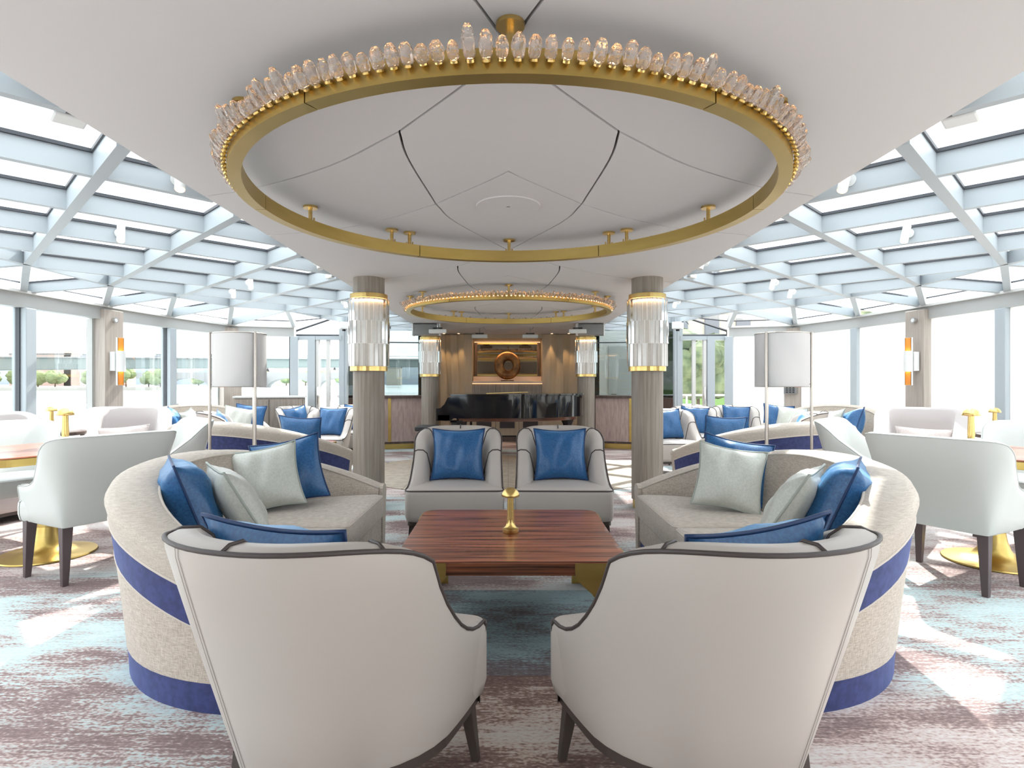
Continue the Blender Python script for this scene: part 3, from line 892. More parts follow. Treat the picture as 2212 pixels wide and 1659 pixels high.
def shell_chair(name, cat, mats, P):
    """upholstered chair with a curved shell; faces +Y"""
    root = thing(name, '', cat)
    up = u_path(P['a'], P['yf'], P['b'], P['yc'], e=P.get('e', 2.5))
    tp = P.get('taper', 0)
    up = [(x*(1-tp*smooth01((P['yf']-y)/(P['yf']+.15))), y, nx, ny) for x, y, nx, ny in up]
    zb, zf, zk, th, lean = P['zb'], P['zf'], P['zk'], P['th'], P['lean']
    def ztop(y):
        zm = P.get('zm')
        if zm is None: return zf+(zk-zf)*smooth01((P['y0']-y)/(P['y0']-P['y1']))**P.get('pw', 1.0)
        y1 = P['y1']
        if y <= y1:
            t = min(1.0, (y1-y)/(y1-(P['yc']-P['b'])))
            return zm+(zk-zm)*(1-(1-t)**2.2)
        t = min(1.0, (y-y1)/(P['y0']-y1))
        return zf+(zm-zf)*(1-t)**P.get('pw', 2.0)
    def off(z, y):
        f = (z-zb)/(zk-zb); back = smooth01((P['yc']+.12-y)/.35)
        return (-lean*max(0,1-f)**1.05)*(P.get('side', .45)+(1-P.get('side', .45))*back)+P.get('rake', 0)*back*f+P.get('flare', 0)*max(0,f)**2
    secs = []
    for x, y, nx, ny in up:
        zt = ztop(y); s_ = []
        def P3(o, z): return (x+nx*o, y+ny*o, z)
        for f in (0, .04, .3, .6, .85, .97): 
            z = zb+(zt-zb)*f; s_.append(P3(off(z, y)-(.012 if f == 0 else 0), z))
        o = off(zt, y)
        s_.append(P3(o-.004, zt+.004))
        s_.append(P3(o-.30*th, zt+.016)); s_.append(P3(o-.72*th, zt+.014)); s_.append(P3(o-th, zt-.01))
        zi = P['zs']-.04
        for f in (.25, .6, 1):
            z = min(zt-.012, zt-.01+(zi-zt)*f); s_.append(P3(off(z, y)-th-P['dip']*f, z))
        secs.append(s_)
    b_ = MB(); b_.grid(secs)
    b_.poly(secs[0]).poly(secs[-1][::-1])
    sh_o = b_.build('backrest', mats['body'], root, smooth=True, angle=55)
    edge = [Vector(s_[6])+Vector((0,0,.003)) for s_ in secs]
    if mats.get('pipe'):
        MB().tube(edge, P['pr'], 6).build('piping', mats['pipe'], root, smooth=True)
        n = len(secs)
        for t in P['seams']:
            i = round((n-1)*t); sec = secs[i]
            xx, yy, nx, ny = up[i]
            pts = [Vector(q)+Vector((0,0,.003)) for q in sec[6:10]]+[Vector(q)-Vector((nx,ny,0))*.003 for q in sec[10:13]]
            if t == .5: pts = pts[:4]
            MB().tube(pts, P['pr']*.8, 5).build('seam_piping', mats['pipe'], root, smooth=True)
    SECS[name] = (up, secs)
    for t in ():
        i = round((len(secs)-1)*t); xx, yy, nx, ny = up[i]; tg = Vector((-ny, nx, 0))
        for dd in (-.007, .007):
            MB().tube([Vector(q)+Vector((nx,ny,0))*.0008+tg*dd for q in secs[i][1:7]], .0011, 4).build('stitching', 'stitch', root)
    # seat block
    ins = P.get('seat_in', .018)
    sd_ = P.get('side', .45)
    def seat_in(y): return ins+sd_*lean*.6*smooth01((P['yf']-y)/.12)+(lean*(1-sd_*.6)+.02)*smooth01((P['yf']-.10-y)/.5)
    ring = [(x-nx*seat_in(y), y-ny*seat_in(y)) for x, y, nx, ny in up]
    r = P.get('fr', .05); yF = P['yf']+P.get('nose', .03); aa = P['a']-ins
    front = arc((-aa+r, yF-r), r, PI, PI/2, 6)+[(-aa+r+(2*aa-2*r)*i/8, yF) for i in range(1,8)]+arc((aa-r, yF-r), r, PI/2, 0, 6)
    ring = ring+front
    cx, cy = 0, (yF-P['b']+P['yc'])/2
    def sc_(k): return [(cx+(x-cx)*k, cy+(y-cy)*k) for x, y in ring]
    zs = P['zs']; rings = []
    for k, z in ((.93,zb+.0), (.975,zb+.012), (1,zb+.05), (1,zs-.045), (.995,zs-.02), (.975,zs-.004), (.93,zs+.004), (.75,zs+.012), (.4,zs+.018), (.02,zs+.02)):
        rings.append([(x, y, z) for x, y in sc_(k)])
    b_ = MB(); b_.grid(rings, cu=True); b_.poly(rings[0][::-1]).poly(rings[-1])
    b_.build('seat', mats.get('seat', mats['body']), root, smooth=True, angle=60)
    if mats.get('pipe'):
        fr = [Vector((x, y, zs-.012)) for x, y in [(cx+(x-cx)*.992, cy+(y-cy)*.992) for x, y in front]]
        MB().tube(fr, P['pr']*.9, 6).build('seat_piping', mats['pipe'], root, smooth=True)
        for sx in (-1, 1):
            MB().tube([Vector(q)+Vector((0,.003,0)) for q in (secs[0] if sx > 0 else secs[-1])[1:7]], P['pr'], 5).build('corner_piping', mats['pipe'], root)
    # base rail and legs
    if P.get('rail'):
        rg = [(secs[i][0][0]+up[i][2]*.004, secs[i][0][1]+up[i][3]*.004) for i in range(len(secs))]
        rg += [(cx+(x-cx)*.955, cy+(y-cy)*.955) for x, y in front]
        b_ = MB(); b_.prism(rg, zb-.024, zb+.004); b_.build('base_rail', mats['leg'], root)
    lw, lz = P['lw'], zb+.01
    for sx in (-1, 1):
        for yl in P['ly']:
            x = sx*P['lx']*(1 if yl > 0 else P.get('lb', .8)); sp = P.get('splay', .025)
            dx = sx*sp; dy = sp*(1 if yl > 0 else -1)
            t0, t1 = lw, lw*.55
            b_ = MB()
            b_.grid([[(x+dx+u*t1/2, yl+dy+v*t1/2, 0) for u, v in ((-1,-1),(1,-1),(1,1),(-1,1))], [(x+u*t0/2, yl+v*t0/2, lz) for u, v in ((-1,-1),(1,-1),(1,1),(-1,1))]], cu=True)
            b_.poly([(x+dx+u*t1/2, yl+dy+v*t1/2, 0) for u, v in ((-1,1),(1,1),(1,-1),(-1,-1))])
            b_.build('leg', mats['leg'], root, bevel=.003)
    return root
ARM = dict(a=.39, yf=.34, b=.40, yc=-.02, e=2.15, zm=.765, pw=2.1, zb=.205, zf=.445, zk=.862, th=.105, lean=.165, side=.22, dip=.03, y0=.33, y1=-.07, zs=.455, pr=.0062,
           seams=(.17,.30,.5,.70,.83), stitches=(.335,.665), rail=True, lw=.045, lx=.32, ly=(.29,-.13), lb=.60, nose=.05, rake=.02, taper=.06)
armchair = shell_chair('armchair', 'armchair', dict(body='leather', pipe='piping', leg='leg_wood'), ARM)
DIN = dict(a=.345, yf=.22, b=.30, yc=-.02, e=6.5, zm=.89, side=.75, flare=.035, zb=.36, zf=.585, zk=.915, th=.07, lean=.06, dip=.03, y0=.20, y1=-.27, pw=2.3, zs=.50, pr=.004,
           seams=(), rail=False, lw=.06, lx=.275, ly=(.18,-.20), lb=.86, splay=.012, nose=.03, rake=.045)
dining_chair = shell_chair('dining_chair', 'chair', dict(body='white_leather', pipe='white_piping', leg='leg_plum'), DIN)
TUB = dict(a=.44, yf=.36, b=.42, yc=.02, e=2.4, zb=.09, zf=.66, zk=.95, th=.15, lean=.03, dip=.05, y0=.34, y1=-.30, zs=.46, pr=.003,
           seams=(), rail=True, lw=.05, lx=.33, ly=(.28,-.26), nose=.02, rake=.03)
tub_chair = shell_chair('tub_armchair', 'armchair', dict(body='velvet', leg='leg_wood'), TUB)

# ---- crescent sofa: front edge along local X, faces +Y
def make_sofa():
    root = thing('crescent_sofa', '', 'sofa')
    a, bd, e = 1.03, .90, 2.25
    NA = 44
    path = []
    for i in range(NA+1):
        ph = PI*i/NA; c, s_ = math.cos(ph), math.sin(ph)
        path.append((a*math.copysign(abs(c)**(2/e), c), -bd*abs(s_)**(2/e), s_))
    st_ = []
    for i in range(NA+1):
        p0, p1 = path[max(i-1,0)], path[min(i+1,NA)]
        dx, dy = p1[0]-p0[0], p1[1]-p0[1]; l = math.hypot(dx, dy)
        nx, ny = -dy/l, dx/l
        if i == 0: nx, ny = 1, 0
        if i == NA: nx, ny = -1, 0
        if nx*path[i][0]+ny*(path[i][1]+.1) < 0: nx, ny = -nx, -ny
        sn = path[i][2]
        zr = .515+.335*sn**.85
        st_.append((path[i][0], path[i][1], nx, ny, zr, sn))
    def off(z, zr): return .095*(max(z,0)/.85)**1.25
    def strip(zf_list):
        rings = []
        for x, y, nx, ny, zr, sn in st_:
            rings.append([(x+nx*o, y+ny*o, z) for o, z in zf_list(zr, sn)])
        return rings
    def bottom_band(zr, sn): return [(off(z, zr), z) for z in (.0, .06, .118)]
    def body(zr, sn):
        t = zr-.275; return [(off(.118+(t-.118)*k/5, zr)+.002, .118+(t-.118)*k/5) for k in range(6)]
    def band(zr, sn):
        t = zr-.275; return [(off(t+(.15)*k/3, zr)+.003, t+.15*k/3) for k in range(4)]
    def rimw(sn): return .125+.095*sn
    def rim(zr, sn):
        o = off(zr, zr); w = rimw(sn); t = zr-.125
        return [(off(t, zr)+.004, t), (off(t, zr)+.008, t+.03), (o+.004, zr-.045), (o-.012, zr-.014), (o-.045, zr), (o-w*.6, zr+.004), (o-w+.02, zr-.006), (o-w, zr-.022)]
    def inner(zr, sn):
        o = off(zr, zr); w = rimw(sn); z1 = .40
        return [(o-w, zr-.022)]+[(o-w-.012-.09*sn*k/4, zr-.022+(z1-zr+.022)*k/4) for k in range(1,5)]
    MB().grid(strip(bottom_band)).build('plinth', 'navy', root, smooth=True)
    MB().grid(strip(body)).build('outer_shell', 'linen', root, smooth=True)
    MB().grid(strip(band)).build('band', 'navy', root, smooth=True)
    MB().grid(strip(rim)).build('rim', 'linen_light', root, smooth=True)
    MB().grid(strip(inner)).build('inner_back', 'linen', root, smooth=True)
    for fn, idx, r in ((rim, 0, .006), (rim, 7, .007), (body, 5, .004)):
        pts = [q[idx] for q in strip(fn)]
        MB().tube(pts, r, 6).build('piping', 'light_piping', root, smooth=True)
    # arm fronts
    for i in (0, NA):
        x, y, nx, ny, zr, sn = st_[i]
        prof = bottom_band(zr, sn)+body(zr, sn)+band(zr, sn)+rim(zr, sn)
        o = off(zr, zr); w = rimw(sn)
        prof = [(q, z) for q, z in prof]+[(o-w, zr-.03), (o-w, .0)]
        f = [(x+nx*q, .028, z) for q, z in prof]; bk = [(x+nx*q, -.02, z) for q, z in prof]
        b_ = MB(); b_.grid([f, bk], cu=True); b_.poly(f).poly(bk[::-1]); b_.build('arm_front', 'linen', root, bevel=.006)
    # seat: front apron, toe and two cushions
    inn = [q[-1] for q in strip(inner)]
    xi = a-.05
    MB().box((0, .0, .21), (2*(a-.08), .04, .19)).build('front_panel', 'linen', root, bevel=.008)
    MB().box((0, -.01, .06), (2*(a-.03), .04, .118)).build('front_plinth', 'navy', root)
    MB().prism([(x*.99, y*.99) for x, y, z in inn], .12, .30).build('seat_deck', 'linen', root)
    half = [(x, y) for x, y, z in inn if x >= -1e-4]
    for sx in (1, -1):
        ring = [(max(x-.0, .006), y+.004) for x, y in half]
        fr = [(.006, ring[-1][1]), (.006, .02), (.03, .043)]+[(.03+(xi-.11)*k/6, .045) for k in range(1,6)]+arc((xi-.09,.0), .045, PI/2, 0, 4)
        ring = ring+fr
        ring = [(x*sx, y) for x, y in ring]
        if sx < 0: ring = ring[::-1]
        cx = sum(p[0] for p in ring)/len(ring); cy = sum(p[1] for p in ring)/len(ring)
        rings = []
        for k, z in ((.985,.302), (1,.315), (1,.43), (.992,.444), (.97,.452), (.85,.460), (.5,.470), (.02,.474)):
            rings.append([(cx+(x-cx)*k, cy+(y-cy)*k, z) for x, y in ring])
        b_ = MB(); b_.grid(rings, cu=True); b_.poly(rings[0][::-1]).poly(rings[-1])
        b_.build('seat_cushion', 'linen_light', root, smooth=True, angle=50)
        MB().tube([(x, y, .446) for x, y in [(cx+(x-cx)*.994, cy+(y-cy)*.994) for x, y in (ring if sx > 0 else ring[::-1])[len(half)+1:]]], .004, 5).build('cushion_piping', 'light_piping', root)
    return root
sofa = make_sofa()

# ---- scatter cushion, stands on its lower edge, faces +Y
def make_cushion(name, size, h, thick, m, pm, seed):
    rnd = random.Random(seed)
    root = thing(name, '', 'cushion')
    n = 16
    def outline(u, v):
        pu = 1-.11*(1-v*v)*abs(u)**3; pv = 1-.11*(1-u*u)*abs(v)**3
        return u*pu*size/2, h/2+v*pv*h/2
    ph = [rnd.uniform(0, 6) for _ in range(6)]
    rows_f, rows_b = [], []
    for i in range(n+1):
        rf, rb = [], []
        for j in range(n+1):
            u, v = -1+2*j/n, -1+2*i/n
            x, z = outline(u, v)
            t = thick/2*((1-abs(u)**2.6)*(1-abs(v)**2.6))**.55
            w = .010*math.sin(5*u+ph[0])*math.sin(4*v+ph[1])+.006*math.sin(11*u+3*v+ph[2])
            rad = math.hypot(u, v)
            ed = max(0, rad-.55)
            w += .007*ed*math.sin(14*math.atan2(v, u)+ph[3])
            k = (1-abs(u)**6)*(1-abs(v)**6)
            rf.append((x, t+w*k, z)); rb.append((x, -t+w*k*.6, z))
        rows_f.append(rf); rows_b.append(rb)
    b_ = MB(); b_.grid(rows_f); b_.grid([r[::-1] for r in rows_b])
    b_.build('cover', m, root, smooth=True)
    loop = [outline(u, -1) for u in [-1+2*i/n for i in range(n)]]+[outline(1, v) for v in [-1+2*i/n for i in range(n)]]+[outline(-u, 1) for u in [-1+2*i/n for i in range(n)]]+[outline(-1, -v) for v in [-1+2*i/n for i in range(n)]]
    MB().tube([(x, 0, z) for x, z in loop], .0065, 6, closed=True).build('piping', pm, root, smooth=True)
    return root
cush_blue = make_cushion('blue_cushion', .43, .43, .15, 'blue_satin', 'blue_piping', 1)
cush_blue2 = make_cushion('blue_cushion', .44, .44, .24, 'blue_satin', 'blue_piping', 2)
cush_sage = make_cushion('sage_cushion', .43, .43, .16, 'sage_satin', 'sage_piping', 3)
cush_blush = make_cushion('lumbar_cushion', .55, .28, .13, 'blush_fabric', 'blush_fabric', 4)
def cushion(proto, loc, d, lean, roll, label, group=None, scale=None):
    o = put(proto, USED, loc, 0, label, group, scale)
    # facing d, top tipped backwards by lean, rolled in its own plane
    R_ = Matrix.Rotation(face(d), 4, 'Z') @ Matrix.Rotation(math.radians(lean), 4, 'X') @ Matrix.Rotation(math.radians(roll), 4, 'Y')
    o.rotation_euler = R_.to_euler()
    return o

# ---- coffee table
def make_coffee():
    root = thing('coffee_table', '', 'table')
    W, H, T = 1.06, .455, .058
    MB().prism(rrect(W, W, .09, 6), H-T, H).build('table_edge', 'rosewood_edge', root, bevel=.004)
    MB().prism(rrect(W-.008, W-.008, .086, 6), H, H+.004).build('table_top', 'rosewood', root, bevel=.002)
    r = .09; c = W/2-r
    for q in range(4):
        rows_o, rows_i = [], []
        base = q*PI/2
        for k in range(15):
            z = (H-.002)*k/14
            w = .055+.10*smooth01((z-.26)/.14)**1.4
            L = r*PI/2+2*w; ro, ri = [], []
            for j in range(17):
                u = -L/2+L*j/16
                if u < -r*PI/4: x, y, nx, ny = c+r, c+(u+r*PI/4), 1, 0
                elif u > r*PI/4: x, y, nx, ny = c-(u-r*PI/4), c+r, 0, 1
                else:
                    an = PI/4+u/r; nx, ny = math.cos(an), math.sin(an); x, y = c+r*nx, c+r*ny
                for lst, d in ((ro, .004), (ri, -.012)):
                    px, py = x+nx*d, y+ny*d
                    lst.append((px*math.cos(base)-py*math.sin(base), px*math.sin(base)+py*math.cos(base), z))
            rows_o.append(ro); rows_i.append(ri[::-1])
        rings = [a_+b2 for a_, b2 in zip(rows_o, rows_i)]
        b_ = MB(); b_.grid(rings, cu=True); b_.poly(rings[0][::-1]).poly(rings[-1]); b_.build('leg', 'satin_brass', root, smooth=True, angle=40)
    return root
coffee = make_coffee()

# ---- mushroom table lamp
def make_lamp():
    root = thing('table_lamp', '', 'lamp')
    MB().lathe([(.040,0), (.043,.004), (.043,.024), (.036,.027), (.026,.035), (.0195,.055), (.018,.075)], 28).build('base', 'brass', root, smooth=True, angle=40)
    b_ = MB()
    rings = []
    for z in (.07, .10, .16, .212):
        rad = .0185-.004*(z-.07)/.14
        rings.append([(rad*(1+.07*math.cos(10*2*PI*k/60))*math.cos(2*PI*k/60), rad*(1+.07*math.cos(10*2*PI*k/60))*math.sin(2*PI*k/60), z) for k in range(60)])
    b_.grid(rings, cu=True); b_.build('stem', 'brass', root, smooth=True)
    MB().lathe([(.047,.192), (.0485,.195), (.046,.206), (.038,.221), (.025,.232), (.012,.237), (.0,.238)], 28).build('shade', 'brass', root, smooth=True)
    MB().lathe([(.020,.196), (.034,.196), (.034,.199), (.020,.199)], 20).build('bulb', 'lamp_warm', root)
    return root
lamp = make_lamp()

# ---- pedestal dining table
def make_dining():
    root = thing('dining_table', '', 'table')
    MB().prism(rrect(.95, .95, .10, 6), .715, .765).build('edge_band', 'satin_brass', root, bevel=.003)
    MB().prism(rrect(.955, .955, .10, 6), .766, .776).build('table_top', 'rosewood', root, bevel=.003)
    MB().lathe([(.062,.20), (.062,.72)], 28).build('column', 'satin_brass', root, smooth=True, angle=40)
    MB().lathe([(.30,0), (.305,.006), (.30,.014), (.20,.022), (.13,.045), (.095,.09), (.075,.15), (.066,.21)], 40).build('foot', 'satin_brass', root, smooth=True, angle=50)
    return root
dining_table = make_dining()

# ---- tripod floor lamp with drum shade
def make_floor_lamp():
    root = thing('floor_lamp', '', 'lamp')
    R0, z0, z1 = .215, 1.215, 1.675
    b_ = MB()
    prof = [(R0,z0), (R0,z1), (R0-.006,z1), (R0-.006,z0)]
    rings = [[(r*math.cos(2*PI*k/48), r*math.sin(2*PI*k/48), z) for k in range(48)] for r, z in prof]
    b_.grid(rings, cu=True, cv=True); b_.build('shade', 'shade_fabric', root, smooth=True, angle=50)
    for z in (z0, z1-.004):
        MB().tube([(R0*math.cos(2*PI*k/48), R0*math.sin(2*PI*k/48), z+.002) for k in range(48)], .004, 5, closed=True).build('shade_ring', 'steel_metal', root)
    for k in range(3):
        an = math.radians(-62+120*k)
        x, y = (R0+.016)*math.cos(an), (R0+.016)*math.sin(an)
        MB().tube([(x, y, .02), (x, y, 1.68)], .0125, 10).build('pole', 'steel_metal', root, smooth=True, angle=60)
        MB().tube([(0,0,1.24), (x,y,1.24)], .006, 6).build('spoke', 'steel_metal', root)
    MB().lathe([(.245,0), (.25,.004), (.25,.018), (.245,.022)], 40).build('base', 'steel_metal', root, smooth=True, angle=40)
    return root
floor_lamp = make_floor_lamp()
# ================================================================== PLACING THE FURNITURE
# ---- middle group
put(coffee, USED, (.01,3.085,0), 0, 'square striped rosewood coffee table with brass corner legs in the foreground', 'coffee tables')
put(lamp, USED, (.012,3.06,.459), 0, 'small brass mushroom lamp on the foreground coffee table', 'table lamps')
put(armchair, USED, (-.41,4.69,0), face((.02,-1)), 'cream leather armchair facing the camera, left of the pair behind the coffee table', 'cream armchairs')
put(armchair, USED, (.425,4.69,0), face((-.02,-1)), 'cream leather armchair facing the camera, right of the pair behind the coffee table', 'cream armchairs')
nl = put(armchair, USED, (-.525,1.71,0), face((.27,.96)), 'large cream leather armchair with its back to the camera, front left', 'cream armchairs')
nr = put(armchair, USED, (.595,1.71,0), face((-.27,.96)), 'large cream leather armchair with its back to the camera, front right', 'cream armchairs')
stitch_seam(nl, 'armchair', .575); stitch_seam(nr, 'armchair', .425)
put(sofa, USED, (-.93,3.2,0), face((1,0)), 'beige crescent sofa with navy bands left of the coffee table', 'crescent sofas')
put(sofa, USED, (.96,3.2,0), face((-1,0)), 'beige crescent sofa with navy bands right of the coffee table', 'crescent sofas')
put(floor_lamp, USED, (-2.32,5.0,0), math.radians(27), 'floor lamp with white drum shade and three steel poles on the river side', 'floor lamps')
put(floor_lamp, USED, (2.36,5.0,0), math.radians(-83), 'floor lamp with white drum shade and three steel poles on the side with lowered blinds', 'floor lamps')
SZ = .468
cushion(cush_blue, (-.41,4.64,SZ), (0,-1), 20, 0, 'square blue satin cushion on the left armchair facing the camera', 'blue cushions')
cushion(cush_blue, (.425,4.64,SZ), (0,-1), 20, 0, 'square blue satin cushion on the right armchair facing the camera', 'blue cushions')
cushion(cush_blue, (-.60,1.74,SZ-.01), (.30,.95), 24, 2, 'blue cushion peeking over the back of the front left armchair', 'blue cushions', 1.06)
cushion(cush_blue, (.66,1.74,SZ-.01), (-.30,.95), 24, -5, 'blue cushion peeking over the back of the front right armchair', 'blue cushions', 1.06)
cushion(cush_blue2, (-1.47,2.82,SZ), (.84,.54), 20, 0, 'plump blue cushion at the near end of the left sofa', 'blue cushions')
cushion(cush_sage, (-1.25,2.93,SZ), (.80,.60), 30, 0, 'grey green satin cushion leaning on the plump blue one, left sofa', 'sage cushions')
cushion(cush_sage, (-1.43,3.50,SZ+.01), (.32,-.95), 18, 10, 'grey green satin cushion facing the camera on the left sofa', 'sage cushions', .93)
cushion(cush_blue, (-1.36,3.70,SZ+.01), (.28,-.96), 18, 11, 'blue cushion behind the grey green one on the left sofa', 'blue cushions', 1.0)
cushion(cush_blue2, (1.52,2.82,SZ), (-.84,.54), 22, 0, 'plump blue cushion at the near end of the right sofa', 'blue cushions')
cushion(cush_sage, (1.31,2.93,SZ), (-.80,.60), 32, 0, 'grey green satin cushion leaning on the plump blue one, right sofa', 'sage cushions')
cushion(cush_sage, (1.31,3.50,SZ+.01), (-.26,-.97), 18, -9, 'grey green satin cushion facing the camera on the right sofa', 'sage cushions', .93)
cushion(cush_blue, (1.41,3.70,SZ+.01), (-.30,-.95), 18, -10, 'blue cushion behind the grey green one on the right sofa', 'blue cushions', 1.0)

# ---- dining groups at both sides
TL, TR = (-3.36,4.22), (3.40,4.05)
put(dining_table, USED, (*TL,0), face((-.87,.5)), 'pedestal dining table with brass foot on the river side', 'dining tables')
put(dining_table, USED, (*TR,0), face((.87,.5)), 'pedestal dining table with brass foot on the side with lowered blinds', 'dining tables')
put(dining_chair, USED, (-2.79,3.88,0), face((-.87,.5)), 'white leather dining chair with dark legs seen from behind at the left edge', 'dining chairs')
put(dining_chair, USED, (-3.08,5.06,0), face((-.72,-.69)), 'white dining chair between the river-side floor lamp and dining table', 'dining chairs')
put(dining_chair, USED, (-4.02,4.62,0), face((.87,-.5)), 'white dining chair across the river-side dining table', 'dining chairs', (1.2,1,1))
put(dining_chair, USED, (2.85,3.70,0), face((.87,.5)), 'white leather dining chair with dark legs seen from behind at the right edge', 'dining chairs')
put(dining_chair, USED, (3.14,4.98,0), face((.72,-.69)), 'white dining chair between the right-hand floor lamp and dining table', 'dining chairs')
put(dining_chair, USED, (4.14,4.50,0), face((-.87,-.5)), 'white dining chair across the right-hand dining table', 'dining chairs', (1.2,1,1))
put(lamp, USED, (-3.33,4.35,.776), 0, 'brass mushroom lamp on the river-side dining table', 'table lamps', 1.2)
put(lamp, USED, (3.44,4.30,.776), 0, 'brass mushroom lamp on the dining table by the lowered blinds', 'table lamps', 1.2)
def side_table(x, y, label):
    t = thing('side_table', label, 'table', (x, y, 0), 0, 'round side tables')
    MB().lathe([(.28,.70), (.29,.71), (.29,.735), (.28,.74)], 36).build('table_top', 'walnut', t, smooth=True, angle=40)
    MB().lathe([(.18,0), (.18,.015), (.03,.03), (.03,.70)], 24).build('stand', 'satin_brass', t, smooth=True, angle=40)
side_table(-4.80, 6.10, 'round dark side table by the river window')
side_table(5.0, 5.78, 'round dark side table by the lowered blinds')
put(lamp, USED, (-4.83,6.12,.74), 0, 'brass mushroom lamp on the side table by the river window', 'table lamps', 1.1)
put(lamp, USED, (4.90,5.83,.74), 0, 'brass mushroom lamp on the side table by the lowered blinds', 'table lamps', 1.1)
put(tub_chair, USED, (-4.42,6.72,0), face((.55,-.83)), 'pale blush velvet tub chair by the river window', 'tub chairs')
put(tub_chair, USED, (4.60,6.45,0), face((-.60,-.80)), 'pale blush velvet tub chair by the lowered blinds', 'tub chairs')
cushion(cush_blush, (-4.42,6.64,.475), (.55,-.83), 16, 3, 'blush lumbar cushion in the tub chair by the river window', 'lumbar cushions')
cushion(cush_blush, (4.58,6.38,.475), (-.60,-.80), 16, -2, 'blush lumbar cushion in the tub chair by the lowered blinds', 'lumbar cushions')
put(tub_chair, USED, (-4.74,5.40,0), face((.95,-.3)), 'pale blush velvet tub chair at the far left edge', 'tub chairs')

# ---- groups further back
def back_group(s):
    sd = 'river side' if s < 0 else 'blind side'
    X = lambda x: -s*x if s > 0 else x
    k = RS if s > 0 else 1
    def at(x, y, z=0): return ((-x*k if s > 0 else x), y, z)
    def dr(d): return (-d[0], d[1]) if s > 0 else d
    put(sofa, USED, at(-2.75,6.78), face(dr((.34,.94))), 'beige crescent sofa with navy band, its back to the camera, behind the %s column' % ('left' if s < 0 else 'right'), 'crescent sofas')
    put(sofa, USED, at(-4.10,8.02 if s < 0 else 7.9), face(dr((.74,-.67))), 'beige crescent sofa against the windows in the background, %s' % sd, 'crescent sofas', (.80,.92,1.10))
    put(coffee, USED, at(-2.75,7.72), face(dr((.34,.94))), 'low rosewood table with brass legs among the background seats, %s' % sd, 'coffee tables', (.62,.62,1))
    c = cushion
    lb = 'blue cushion on the back-turned crescent sofa, %s' % sd
    p = at(-2.28,6.42,SZ)
    c(cush_blue, p, dr((.15,.98)), 14, 3, lb, 'blue cushions', (1.15,1,1))
    p = at(-4.38,7.72,SZ+.02); c(cush_blue2, p, dr((.9,.2)), 22, 14, 'blue cushion at the near end of the background sofa, %s' % sd, 'blue cushions')
    p = at(-4.22,7.93,SZ+.02); c(cush_sage, p, dr((.9,.1)), 24, 8, 'grey green cushion beside the blue one on the background sofa, %s' % sd, 'sage cushions')
    p = at(-3.98,8.44,SZ+.02); c(cush_sage, p, dr((.3,-.95)), 18, -8, 'grey green cushion at the far end of the background sofa, %s' % sd, 'sage cushions')
    p = at(-3.86,8.56,SZ+.04); c(cush_blue, p, dr((.25,-.97)), 14, -6, 'blue cushion at the far end of the background sofa, %s' % sd, 'blue cushions')
back_group(-1); back_group(1)
def arm_with(x, y, d, lab, side, cz=.0, roll=0):
    put(armchair, USED, (x, y, 0), face(d), 'cream armchair '+lab, 'cream armchairs')
    l = math.hypot(*d); d = (d[0]/l, d[1]/l)
    cushion(cush_blue, (x-d[0]*.05, y-d[1]*.05, SZ), d, 20, roll, 'blue cushion on the cream armchair '+lab, 'blue cushions')
arm_with(-2.66, 8.55, (-.12,-.99), 'left of the left column, facing the camera', -1)
arm_with(-2.62, 9.56, (-.10,-.99), 'half hidden behind the left column', -1, roll=-6)
arm_with(-3.22, 9.06, (.72,-.70), 'in front of the wooden sideboard', -1, roll=10)
arm_with(-3.62, 7.62, (.94,.34), 'just behind the river-side floor lamp', -1, roll=10)
arm_with(2.26, 8.00, (.10,-.99), 'half hidden behind the right column', 1, roll=4)
arm_with(2.86, 8.98, (-.28,-.96), 'in front of the right glazed door', 1, roll=-6)
arm_with(3.66, 9.28, (-.20,-.98), 'left of the right-hand floor lamp, facing the camera', 1, roll=-4)
arm_with(3.72, 7.62, (-.94,.30), 'just behind the right-hand floor lamp', 1, roll=-10)
sb = thing('sideboard', 'low wooden sideboard with steel handles by the river window', 'sideboard', (-3.92,9.55,0), math.radians(15))
MB().box((0,0,.52), (1.05,.36,.98)).build('body', 'grey_wood', sb, bevel=.004); MB().box((0,0,1.02), (1.09,.40,.025)).build('top', 'white_paint', sb, bevel=.004)
for x in (-.26,.26):
    d_ = MB().box((x,-.19,.53), (.50,.02,.90)).build('door', 'grey_wood', sb, bevel=.003)
    MB().box((x*.5,-.206,.78), (.03,.012,.16)).build('handle', 'white_metal', d_, bevel=.003)

